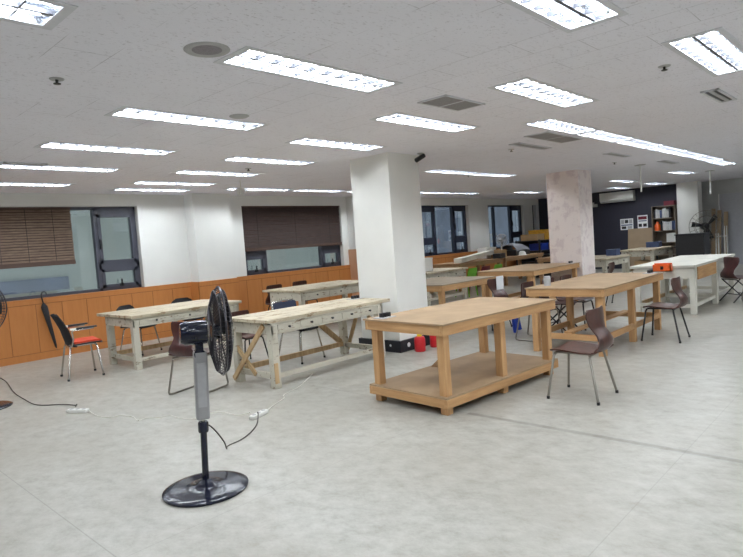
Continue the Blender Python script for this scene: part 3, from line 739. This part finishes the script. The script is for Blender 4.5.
def arm_chair(label, loc, rz):
    r = thing('armchair', label, 'chair', loc, rz)
    MB().shell([(.24, .43, .17), (.22, .442, .2), (.1, .445, .21), (-.06, .44, .21), (-.15, .44, .19)], .018, 8, .008).build('seat_shell', M['black_plastic'], r)
    MB().shell([(.225, .452, .16), (.2, .468, .185), (.05, .468, .195), (-.06, .465, .19), (-.10, .462, .17)], .026, 8, .006).build('seat_cushion', M['red_seat'], r)
    MB().shell([(-.12, .415, .17), (-.16, .45, .205), (-.185, .54, .215), (-.21, .64, .21), (-.255, .75, .18), (-.30, .84, .13), (-.31, .86, .08)], .014, 8, 0, .05).build('backrest', M['black_fabric'], r)
    for s in (-1, 1):
        a = MB().tube([(-.14, s * .2, .43), (-.12, s * .245, .52), (-.13, s * .255, .63), (-.10, s * .255, .642), (.13, s * .255, .646)], .011).build('armrest', M['chrome'], r)
        B(-.08, .17, s * .255 - .022, s * .255 + .022, .654, .676).build('arm_pad', M['black_plastic'], a, bevel=.008)
        B(-.15, -.08, s * .255 - .02, s * .255 + .02, .645, .672).build('arm_cap', M['white_plastic'], a, bevel=.006)
    legs4(r, M['chrome'], .0125, fx=.16, bx=-.15, w=.19, splay=.04, z=.42)
arm_chair('chrome-legged armchair with a bright red seat and black back by the wainscot', (-8.12, 2.90, 0), 1.42)

r = thing('plastic_stool', 'blue plastic stool under the timber workbenches beyond the foreground one', 'stool', (-4.55, 7.80, 0), .3); r.scale = (1.18, 1.18, 1.0)
MB().lathe([(.001, .40), (.13, .40), (.15, .385), (.15, .35), (.14, .35), (.135, .375), (.001, .385)], 20).build('seat', M['blue_plastic'], r)
for k in range(4):
    t = PI / 4 + k * PI / 2; u, v = math.cos(t), math.sin(t)
    MB().beam((.11 * u, .11 * v, .38), (.165 * u, .165 * v, 0), .06, .025, (-v, u, 0)).build('leg', M['blue_plastic'], r)

# ------------------------------------------------------------------ pedestal fans
def pedestal_fan(label, loc, face, mats, hub=1.01, R_=.28, base=.265, lean=math.radians(2.4)):
    dark, silver, cage = mats
    r = thing('pedestal_fan', label, 'fan', loc, face)
    bo = MB().lathe([(.001, 0), (base, 0), (base + .003, .012), (base - .015, .020), (base * .8, .024), (base * .5, .026), (.06, .038), (.04, .06), (.001, .075)], 40).build('base', dark, r)
    MB().tube([(0, 0, .05), (0, 0, .40)], .021, 14).lathe([(.03, .37), (.033, .38), (.033, .43), (.027, .44), (.001, .44)], 16).build('pole', dark, r)
    MB().tube([(0, 0, .43), (0, 0, .50)], .013, 10).build('inner_pole', M['chrome'], r)
    bx = MB().box(-.042, .042, -.036, .036, .455, .895).build('control_column', silver, r, bevel=.012)
    for k in range(4): B(-.012, .012, .034, .040, .72 + k * .03, .735 + k * .03).build('push_button', M['white_plastic'], bx)
    B(-.026, .026, -.044, -.034, .54, .82).build('cover', M['grey_plastic'], bx)
    MB().tube([(-.005, -.035, .875), (-.005, .035, .875)], .035, 14).box(-.03, .02, -.022, .022, .875, .95).build('tilt_joint', dark, r)
    rot = Matrix.Rotation(PI / 2, 4, 'Y')                      # lathe axis z -> +x
    T = lambda x: Matrix.Translation((x + .045, 0, hub)) @ rot
    MB().lathe([(.001, -.165), (.06, -.16), (.074, -.135), (.077, -.06), (.074, -.0), (.06, -.01), (.03, 0), (.001, 0)], 24, T(.0)).build('motor_housing', dark, r)
    cg = MB(); n = 60
    prof = lambda k: [(.06, .032), (.16, .025), (R_ - .02, .055), (R_, .085), (R_ - .02, .115), (.16, .142), (.06, .138)][k]
    for k in range(n):
        t = 2 * PI * k / n
        pts = [T(0) @ Vector((prof(q)[0] * math.cos(t), prof(q)[0] * math.sin(t), prof(q)[1])) for q in range(7)]
        cg.tube(pts, .0022, 4)
    for rr, zz, w in ((R_ + .002, .085, .007), (R_ - .02, .055, .003), (R_ - .02, .115, .003), (.16, .025, .002), (.16, .142, .002), (.06, .138, .004), (.06, .032, .004)):
        cg.tube([T(0) @ Vector((rr * math.cos(2 * PI * j / 40), rr * math.sin(2 * PI * j / 40), zz)) for j in range(40)], w, 5, True)
    cg.build('cage', cage, r)
    MB().lathe([(.001, .136), (.058, .136), (.055, .144), (.001, .148)], 20, T(0)).build('badge', dark, r)
    MB().lathe([(.001, .03), (.04, .03), (.045, .09), (.02, .10), (.001, .10)], 18, T(0)).build('hub', dark, r)
    for k in range(5):
        t = 2 * PI * k / 5 + .3; vs = []; fs = []; m = 7
        for i in range(m):
            rad = .04 + (R_ - .075) * i / (m - 1); wd = (.030 + .10 * math.sin(PI * (.12 + .66 * i / (m - 1)))) * .72
            for j in (-1, 0, 1):
                ang = t + j * wd / max(rad, .07) ; z = .085 + j * .016 - .004 * abs(j)
                vs.append(T(0) @ Vector((rad * math.cos(ang), rad * math.sin(ang), z)))
        for i in range(m - 1):
            for j in range(2): fs.append((i * 3 + j, i * 3 + j + 1, (i + 1) * 3 + j + 1, (i + 1) * 3 + j))
        o = MB().add(vs, fs, True).build('blade', M['black_plastic'], r)
        s = o.modifiers.new('solid', 'SOLIDIFY'); s.thickness = .003
    for o in r.children:
        if not o.name.startswith('base'): o.matrix_basis = Matrix.Rotation(lean, 4, 'Y')
    return r
FM = (M['fan_navy'], M['fan_silver'], M['cage'])
fan = pedestal_fan('black pedestal fan with a wire cage and silver column standing alone on the open floor', (-3.335, 1.862, 0), math.radians(66), FM)
fan2 = dup(fan, (-7.38, 1.59, 0), math.radians(-5), 'black pedestal fan mostly cut off by the left photo edge'); fan2.scale = (1, 1, 1.09)

# cords and power strips on the floor
def cord(pts, rad, mat, root, name='power_cord'):
    inv = (Matrix.Translation(root.location) @ Matrix.Rotation(root.rotation_euler[2], 4, 'Z')).inverted()
    P = [inv @ Vector(p) for p in pts]; out = []
    for i in range(len(P) - 1):
        a, b, c, d = P[max(0, i - 1)], P[i], P[i + 1], P[min(len(P) - 1, i + 2)]
        for k in range(5):
            t = k / 5; out.append(.5 * ((2 * b) + (c - a) * t + (2 * a - 5 * b + 4 * c - d) * t * t + (3 * b - a - 3 * c + d) * t ** 3))
    out.append(P[-1]); return MB().tube(out, rad, 6).build(name, mat, root)
def strip(x, y, rz, label, n=3):
    r = thing('power_strip', label, 'power strip', (x, y, 0), rz)
    B(-.115, .115, -.03, .03, 0, .036).build('body', M['white_plastic'], r, bevel=.008)
    for k in range(n): MB().lathe([(.001, 0), (.019, 0), (.019, .002), (.001, .002)], 14, Matrix.Translation((-.07 + k * .07, 0, .036))).build('socket', M['grey_plastic'], r)
    return r
Z = .006
cord([(-7.35, 1.66, .02), (-8.4, 1.75, Z), (-9.3, 2.15, Z), (-8.86, 2.18, Z), (-7.95, 2.03, Z), (-7.34, 1.98, Z), (-6.93, 1.98, Z), (-6.66, 2.15, Z), (-6.42, 2.19, .02), (-6.29, 2.15, .055), (-6.26, 2.13, .04)], .005, M['cord_black'], fan2)
sA = strip(-6.18, 2.12, .55, 'white power strip on the floor at the left below the red-seated armchair')
cord([(-6.075, 2.185, .015), (-5.82, 2.17, Z), (-5.65, 2.22, Z), (-5.62, 2.3, Z), (-5.45, 2.35, Z), (-5.28, 2.32, Z), (-5.29, 2.4, Z), (-5.2, 2.48, Z), (-5.15, 2.57, Z), (-4.95, 2.58, Z), (-4.84, 2.65, Z), (-4.88, 2.79, Z), (-4.79, 2.9, Z), (-4.58, 2.92, Z), (-4.45, 2.96, .03), (-4.42, 2.97, .045)], .004, M['cord_white'], sA)
sB = strip(-4.36, 3.02, 1.9, 'white power strip on the floor right of the black pedestal fan')
cord([(-4.40, 3.14, .018), (-4.54, 3.34, Z), (-4.64, 3.53, Z), (-4.75, 3.62, Z), (-4.88, 3.94, Z), (-5.2, 4.4, Z)], .004, M['cord_white'], sB)
cord([(-3.36, 1.90, .42), (-3.37, 1.97, .36), (-3.50, 2.12, .20), (-3.72, 2.27, .06), (-3.91, 2.40, Z), (-3.94, 2.54, Z), (-4.03, 2.70, Z), (-4.17, 2.86, Z), (-4.30, 2.97, .03), (-4.33, 2.99, .05), (-4.345, 3.0, .04)], .005, M['cord_black'], fan)

# umbrella hung on the sill
r = thing('umbrella', 'closed black umbrella with a hooked handle hung on the wainscot at the left', 'umbrella', (-10.17, 3.21, 0))
a, b = Vector((.02, .05, .16)), Vector((.0, -.07, .90)); d = b - a
MB().tube([a + d * t for t in (0, .05, .2, .5, .8, .92, .97, 1)], [.008, .018, .024, .034, .046, .05, .03, .014], 12).build('canopy', M['black_fabric'], r)
MB().tube([b - d * .05, b + Vector((0, -.012, .10)), b + Vector((0, -.015, .14)), b + Vector((-.0, .0, .175)), b + Vector((-.0, .03, .185)), b + Vector((-.0, .055, .17)), b + Vector((-.0, .06, .14))], .011, 8).build('hooked_handle', M['black_plastic'], r)
MB().tube([a, a - d * .06], .004, 6).build('tip', M['chrome'], r)

# red bottles beside the pillar
def bottle(x, y, label):
    r = thing('red_bottle', label, 'bottle', (x, y, 0), 0, 'red bottles by the pillar')
    MB().lathe([(.001, 0), (.068, 0), (.075, .01), (.075, .165), (.062, .195), (.036, .205), (.001, .205)], 20).build('body', M['red_plastic'], r)
    MB().lathe([(.034, .205), (.034, .25), (.018, .29), (.001, .295)], 14).build('nozzle', M['yellow_plastic'], r)
bottle(-4.86, 6.02, 'red bottle with a yellow nozzle by the white pillar, nearer one')
bottle(-4.86, 6.36, 'red bottle with a yellow nozzle by the white pillar, farther right one')
# lump on the bench shelf
single('wood_offcut', MB().add([(-.09, -.05, 0), (.10, -.04, 0), (.09, .05, 0), (-.08, .05, 0), (.0, -.02, .09), (.03, .03, .08)], [(3, 2, 1, 0), (0, 1, 4), (1, 2, 5, 4), (2, 3, 5), (3, 0, 4, 5)]), M['pine_dull'], 'brown wood offcut lying at the back of the foreground workbench shelf', 'offcut', (-3.62, 4.80, .162))
# orange caddy
r = thing('tool_caddy', 'bright orange caddy hooked on the near end of the white table at right', 'caddy', (-2.99, 10.04, .70))
MB().box(-.135, .135, -.045, -.035, .0, .11).box(-.135, .135, .035, .045, 0, .13).box(-.135, -.123, -.045, .045, 0, .11).box(.123, .135, -.045, .045, 0, .11).box(-.135, .135, -.045, .045, 0, .012).build('tray', M['orange_plastic'], r)
for k in (-1, 1): MB().box(k * .08 - .02, k * .08 + .02, .04, .14, .0875, .095).box(k * .08 - .02, k * .08 + .02, .035, .045, .0, .095).build('hook', M['orange_plastic'], r)
B(-.02, .025, -.049, -.045, .03, .085).build('latch', M['black_plastic'], r)
# can on bench 2
single('paint_can', MB().lathe([(.001, 0), (.042, 0), (.042, .115), (.038, .12), (.001, .12)], 18), M['grey_plastic'], 'small grey can on the left corner of the open stretcher workbench', 'can', (-3.40, 6.84, .798))

# -------- clutter around the far windows
def carton(name, x, y, z, sx, sy, sz, mat, label, rz=0, cat='box', flap=True):
    r = thing(name, label, cat, (x, y, z), rz)
    B(-sx / 2, sx / 2, -sy / 2, sy / 2, 0, sz).build('body', mat, r, bevel=.004)
    if flap: MB().box(-sx / 2 - .004, sx / 2 + .004, -sy / 2 - .004, sy / 2 + .004, sz - .025, sz + .008).build('lid', mat, r)
    return r
carton('storage_box', -8.45, 10.45, .74, .5, .75, .30, M['white_plastic'], 'white box standing on the white table just right of the white pillar')
r = single('white_plank', MB().beam((.12, -1.0, .065), (-.22, 1.15, .17), .22, .12), M['clean_white'], 'long white plank lying on the near plank table under the far windows', 'plank', (-8.72, 13.42, .80))
carton('cardboard_carton', -8.78, 14.76, .80, .34, .30, .22, M['cardboard'], 'small cardboard carton at the end of the long white plank')
carton('tool_case', -8.56, 14.40, .80, .22, .42, .13, M['black_plastic'], 'black tool case in front of the small cardboard carton', .2)
carton('white_carton', -9.15, 14.72, .80, .32, .5, .30, M['white_plastic'], 'white carton beside the white desk fan')
r = thing('desk_fan', 'small white desk fan on the far plank table before the fourth window', 'fan', (-8.95, 15.22, .80), math.radians(-40))
MB().lathe([(.001, 0), (.11, 0), (.11, .015), (.03, .035), (.001, .035)], 20).build('base', M['white_plastic'], r)
MB().tube([(0, 0, .03), (0, 0, .40)], .02, 10).build('pole', M['white_plastic'], r)
q = Matrix.Translation((.0, 0, .50)) @ Matrix.Rotation(PI / 2, 4, 'Y')
MB().lathe([(.001, -.14), (.05, -.13), (.06, -.05), (.001, -.03)], 16, q).build('motor_housing', M['white_plastic'], r)
cg = MB()
for k in range(24):
    t = 2 * PI * k / 24; cg.tube([q @ Vector((rr * math.cos(t), rr * math.sin(t), z)) for rr, z in ((.03, 0), (.14, .0), (.165, .035), (.14, .07), (.03, .08))], .003, 4)
cg.tube([q @ Vector((.168 * math.cos(2 * PI * j / 30), .168 * math.sin(2 * PI * j / 30), .035)) for j in range(30)], .007, 6, True)
cg.build('cage', M['grey_plastic'], r)
for k in range(3):
    t = 2 * PI * k / 3; MB().add([q @ Vector((rr * math.cos(t + dd), rr * math.sin(t + dd), .035 + .02 * s)) for rr, dd, s in ((.02, -.5, -1), (.13, -.4, -1), (.14, .35, 1), (.02, .5, 1))], [(0, 1, 2, 3), (3, 2, 1, 0)]).build('blade', M['grey_plastic'], r)
r = thing('grey_machine', 'grey covered machine on the farther plank table under the far windows', 'machine', (-8.95, 15.95, .80))
MB().box(-.3, .3, -.42, .42, 0, .16).build('base', M['black_plastic'], r, bevel=.01)
MB().shell([(-.30, .16, .40), (-.26, .30, .36), (-.1, .36, .3), (.12, .33, .3), (.26, .24, .36), (.30, .16, .40)], .02, 8, -.03).build('cover', M['machine_grey'], r)
single('white_helmet', MB().lathe([(.001, .13), (.06, .12), (.10, .08), (.115, .02), (.14, 0), (.135, 0), (.001, .0)], 18), M['white_plastic'], 'white helmet shaped dome in front of the grey machine', 'helmet', (-8.58, 15.75, .80))
for k, (x, y, mt, lb) in enumerate(((-8.12, 12.02, 'green', 'bright green plastic chair tucked under the near plank table'), (-8.12, 12.62, 'dark_red', 'dark red plastic chair tucked under the near plank table'), (-8.12, 13.22, 'green', 'green plastic chair mostly hidden past the dark red one'))):
    r = thing('plastic_chair', lb, 'chair', (x, y, 0), PI)
    MB().shell([(.2, .41, .18), (.18, .43, .2), (0, .42, .2), (-.18, .42, .19)], .014, 6).build('seat', M[mt], r)
    MB().shell([(-.18, .42, .19), (-.21, .5, .2), (-.24, .62, .2), (-.26, .70, .17)], .014, 6, 0, .03).build('backrest', M[mt], r)
    for sx in (-1, 1):
        for sy in (-1, 1): MB().tube([(sx * .15, sy * .15, .42), (sx * .2, sy * .19, 0)], .016, 6).build('leg', M[mt], r)
# dark rack in the corner
r = thing('storage_rack', 'dark metal rack in the far corner loaded with yellow boxes', 'rack', (-9.45, 18.6, 0)); a, b = .42, .85
for sx in (-1, 1):
    for sy in (-1, 1): post(MB(), sx * a, sy * b, .05, 0, 1.2).build('upright', M['black_metal'], r)
for z in (.12, .48, .84, 1.18): B(-a, a, -b, b, z - .03, z).build('shelf', M['black_metal'], r)
B(-a - .02, -a, -b, b, .1, 1.18).build('back_panel', M['black_metal'], r)
for i, (yy, w, hh, mt, lb) in enumerate(((-.58, .5, .2, 'cardboard', 'cardboard carton on top of the dark corner rack, left end'), (-.08, .42, .33, 'yellow_card', 'yellow carton on top of the dark corner rack, tallest one'), (.33, .36, .26, 'yellow_card', 'yellow carton on top of the dark corner rack, next to the tallest one'), (.68, .3, .22, 'cardboard', 'cardboard carton on top of the dark corner rack, right end'))):
    carton('rack_carton', -9.4, 18.6 + yy, 1.18, .6, w, hh, M[mt], lb)
carton('blue_crate', -9.3, 18.25, .84, .45, .5, .22, M['blue_plastic'], 'blue crate on the shelf of the dark corner rack')
carton('rack_carton', -9.3, 18.95, .84, .4, .36, .2, M['cardboard'], 'small brown carton on the shelf of the dark corner rack right of the blue crate')
carton('floor_crate', -8.55, 17.45, 0, .6, .8, .72, M['black_plastic'], 'black crate standing on the floor before the dark corner rack', cat='crate')

# -------- far navy wall
r = thing('air_conditioner', 'long white wall air conditioner high on the navy wall', 'air conditioner', (-7.35, 20.3, 2.27))
MB().add([(-.55, 0, 0), (.55, 0, 0), (.55, 0, .33), (-.55, 0, .33), (-.55, -.16, .0), (.55, -.16, .0), (.55, -.24, .08), (-.55, -.24, .08), (.55, -.24, .33), (-.55, -.24, .33)],
         [(0, 1, 2, 3), (4, 5, 1, 0), (7, 6, 5, 4), (9, 8, 6, 7), (3, 2, 8, 9), (0, 3, 9, 7, 4), (1, 5, 6, 8, 2)]).build('casing', M['white_plastic'], r)
B(-.5, .5, -.225, -.17, .012, .03).build('louvre_blade', M['grey_plastic'], r)
r = thing('emergency_light', 'small white box fixture on the navy wall left of the air conditioner', 'light', (-8.22, 20.3, 2.17))
B(-.16, .16, -.09, 0, 0, .10).build('body', M['white_plastic'], r, bevel=.01)
MB().lathe([(.001, 0), (.05, 0), (.05, .06), (.001, .06)], 14, Matrix.Translation((0, -.05, .10))).build('lamp_head', M['white_plastic'], r)
def poster(x0, x1, z0, z1, rects, label):
    r = thing('poster', label, 'poster', ((x0 + x1) / 2, 20.295, z0)); w = (x1 - x0) / 2
    B(-w, w, -.006, 0, 0, z1 - z0).build('sheet', M['paper'], r)
    for (a, b, c, e, mt) in rects: B(-w + a * 2 * w, -w + b * 2 * w, -.008, -.006, c * (z1 - z0), e * (z1 - z0)).build('print', M[mt], r)
poster(-7.32, -6.90, 1.31, 1.68, [(.06, .3, .55, .92, 'grey_plastic'), (.36, .62, .6, .9, 'binder_black'), (.68, .94, .55, .92, 'grey_plastic'), (.06, .94, .38, .48, 'binder_blue'), (.1, .45, .08, .32, 'binder_black'), (.55, .9, .08, .32, 'grey_plastic')], 'wide white poster with grey and dark pictures on the navy wall')
poster(-6.76, -6.44, 1.25, 1.76, [(.08, .92, .72, .92, 'dark_red'), (.1, .9, .6, .66, 'binder_blue'), (.1, .42, .25, .45, 'binder_black'), (.55, .9, .25, .45, 'binder_black')], 'tall white poster with a dark red heading on the navy wall')
r = thing('tan_board', 'large tan board leaning against the navy wall below the posters', 'board', (-6.62, 20.1, 0))
MB().add([(-.44, -.02, 0), (.44, -.02, 0), (.44, .14, 1.33), (-.44, .14, 1.33), (-.44, .0, 0), (.44, .0, 0), (.44, .16, 1.33), (-.44, .16, 1.33)], [(0, 1, 2, 3), (7, 6, 5, 4), (0, 4, 5, 1), (1, 5, 6, 2), (2, 6, 7, 3), (3, 7, 4, 0)]).build('panel', M['tan_board'], r)
# bookcase
r = thing('bookcase', 'open bookcase full of binders between the navy wall posters and the plain far pillar', 'bookcase', (-5.85, 20.28, 0)); w = .355
for s in (-1, 1): B(s * w, s * (w - .02), -.34, -.002, 0, 2.0).build('side_panel', M['bookcase'], r)
for z in (.02, .42, .82, 1.2, 1.6, 1.98): B(-w + .02, w - .02, -.34, -.002, z, z + .02).build('shelf', M['bookcase'], r)
B(-w + .02, w - .02, -.012, -.002, .04, 1.98).build('back_panel', M['bookcase'], r)
bnames = ['white', 'black', 'blue', 'grey']
cnt = 0
for z, n in ((1.62, 8), (1.22, 9)):
    x = -.30 if z > 1.5 else -.10
    for k in range(n):
        if x > .31: break
        w_ = random.choice((.05, .06, .045)); hh = random.uniform(.24, .32); c = random.choice(('binder_white', 'binder_white', 'binder_black', 'binder_blue'))
        o = thing('binder', 'binder standing on the %s shelf of the bookcase' % ('upper' if z > 1.5 else 'second'), 'binder', (-5.85 + x + w_ / 2, 20.1, z), 0, 'binders on the %s bookcase shelf' % ('upper' if z > 1.5 else 'second'))
        B(-w_ / 2, w_ / 2, -.12, .12, 0, hh).build('cover', M[c], o); x += w_ + .012
single('red_jug', MB().lathe([(.001, 0), (.09, 0), (.09, .18), (.04, .23), (.04, .27), (.001, .27)], 16), M['orange_plastic'], 'orange-red jug on the left of the bookcase second shelf', 'jug', (-6.08, 20.1, 1.22))
carton('dark_red_box', -5.68, 20.1, 2.0, .30, .3, .13, M['dark_red'], 'dark red box on top of the bookcase')
r = thing('black_desk', 'black desk in front of the bookcase', 'desk', (-5.45, 19.1, 0))
B(-.5, .42, -.3, .3, .70, .73).build('desktop', M['black_plastic'], r)
for sx in (-.46, .38):
    for sy in (-.26, .26): post(MB(), sx, sy, .04, 0, .70).build('leg', M['black_metal'], r)
carton('white_carton', -5.66, 20.1, .84, .26, .28, .27, M['white_plastic'], 'white box on the right of the bookcase third shelf')
carton('blue_case', -5.72, 18.5, .76, .36, .3, .15, M['binder_blue'], 'dark blue case on the far end of the far white table')
carton('blue_crate', -5.36, 14.3, .77, .24, .26, .14, M['binder_blue'], 'small dark blue crate on the white drawer table beside the rose-papered pillar')
carton('brown_carton', -5.6, 17.4, .0, .5, .5, .42, M['cardboard'], 'brown carton on the floor under the far white table')
carton('white_carton', -5.5, 18.25, .0, .4, .5, .34, M['white_plastic'], 'white carton on the floor under the far white table')
# black cabinet and industrial fan in front of the far pillar
r = thing('black_cabinet', 'black cabinet standing before the plain far pillar', 'cabinet', (-4.60, 18.2, 0))
B(-.36, .36, -.3, .3, .06, 1.08).build('body', M['black_plastic'], r, bevel=.01)
B(-.35, .35, -.315, -.301, .08, .52).build('door', M['black_metal'], r)
B(-.35, .35, -.315, -.301, .54, 1.06).build('door', M['black_metal'], r)
B(-.38, .38, -.32, .32, 1.08, 1.11).build('worktop', M['black_plastic'], r)
for sx in (-1, 1):
    for sy in (-1, 1): post(MB(), sx * .3, sy * .25, .05, 0, .06).build('foot', M['black_metal'], r)
r = thing('industrial_fan', 'large three-bladed industrial fan with thin guard in front of the plain far pillar', 'fan', (-4.45, 19.0, 0), math.radians(-62))
hub = 1.28
MB().lathe([(.001, 0), (.25, 0), (.25, .03), (.04, .06), (.001, .06)], 20).build('base', M['black_metal'], r)
MB().tube([(-.06, 0, .03), (-.06, 0, hub - .08)], .03, 10).build('pole', M['black_metal'], r)
q = Matrix.Translation((0, 0, hub)) @ Matrix.Rotation(PI / 2, 4, 'Y')
MB().lathe([(.001, -.22), (.10, -.2), (.11, -.02), (.001, 0)], 16, q).build('motor_housing', M['black_metal'], r)
cg = MB()
for k in range(20):
    t = 2 * PI * k / 20; cg.tube([q @ Vector((rr * math.cos(t), rr * math.sin(t), z)) for rr, z in ((.08, -.0), (.36, .0), (.45, .08), (.36, .16), (.08, .17))], .003, 4)
for rr, z in ((.452, .08), (.3, .165), (.3, .0)): cg.tube([q @ Vector((rr * math.cos(2 * PI * j / 36), rr * math.sin(2 * PI * j / 36), z)) for j in range(36)], .007, 5, True)
cg.build('guard', M['steel_dull'], r)
MB().lathe([(.001, .03), (.07, .03), (.07, .13), (.001, .14)], 14, q).build('hub', M['black_plastic'], r)
for k in range(3):
    t = 2 * PI * k / 3 + .35
    vs = [q @ Vector((rr * math.cos(t + dd), rr * math.sin(t + dd), .08 + zz)) for rr, dd, zz in ((.05, -.5, -.03), (.2, -.32, -.04), (.38, -.24, -.03), (.40, .16, .03), (.2, .2, .04), (.05, .5, .03))]
    o = MB().add(vs, [(0, 1, 4, 5), (1, 2, 3, 4)]).build('blade', M['black_plastic'], r); s = o.modifiers.new('solid', 'SOLIDIFY'); s.thickness = .006
r = thing('metal_frame_rack', 'pale metal frame rack right of the industrial fan', 'rack', (-4.16, 19.4, 0))
for sx in (-.09, .13):
    for sy in (-.15, .15): MB().tube([(sx, sy, 0), (sx, sy, 1.25 if sx > 0 else 1.05)], .016, 8).build('upright', M['white_metal'], r)
MB().tube([(-.09, -.15, .95), (.13, -.15, .95)], .014).tube([(-.09, .15, .95), (.13, .15, .95)], .014).tube([(-.09, -.15, .3), (.13, -.15, .3)], .014).build('crossbar', M['white_metal'], r)
for k, x in enumerate((-4.66, -4.50, -4.32)):
    single('leaning_plank', MB().beam((0, 0, 0), (.03, .14, 1.78 - .06 * k), .11, .03, (0, 1, 0)), M['tan_board'], 'tan plank leaning on the grey wall behind the industrial fan, %s of three' % ('leftmost', 'middle one', 'rightmost')[k], 'plank', (x, 20.66, .01), 'planks leaning on the grey wall')
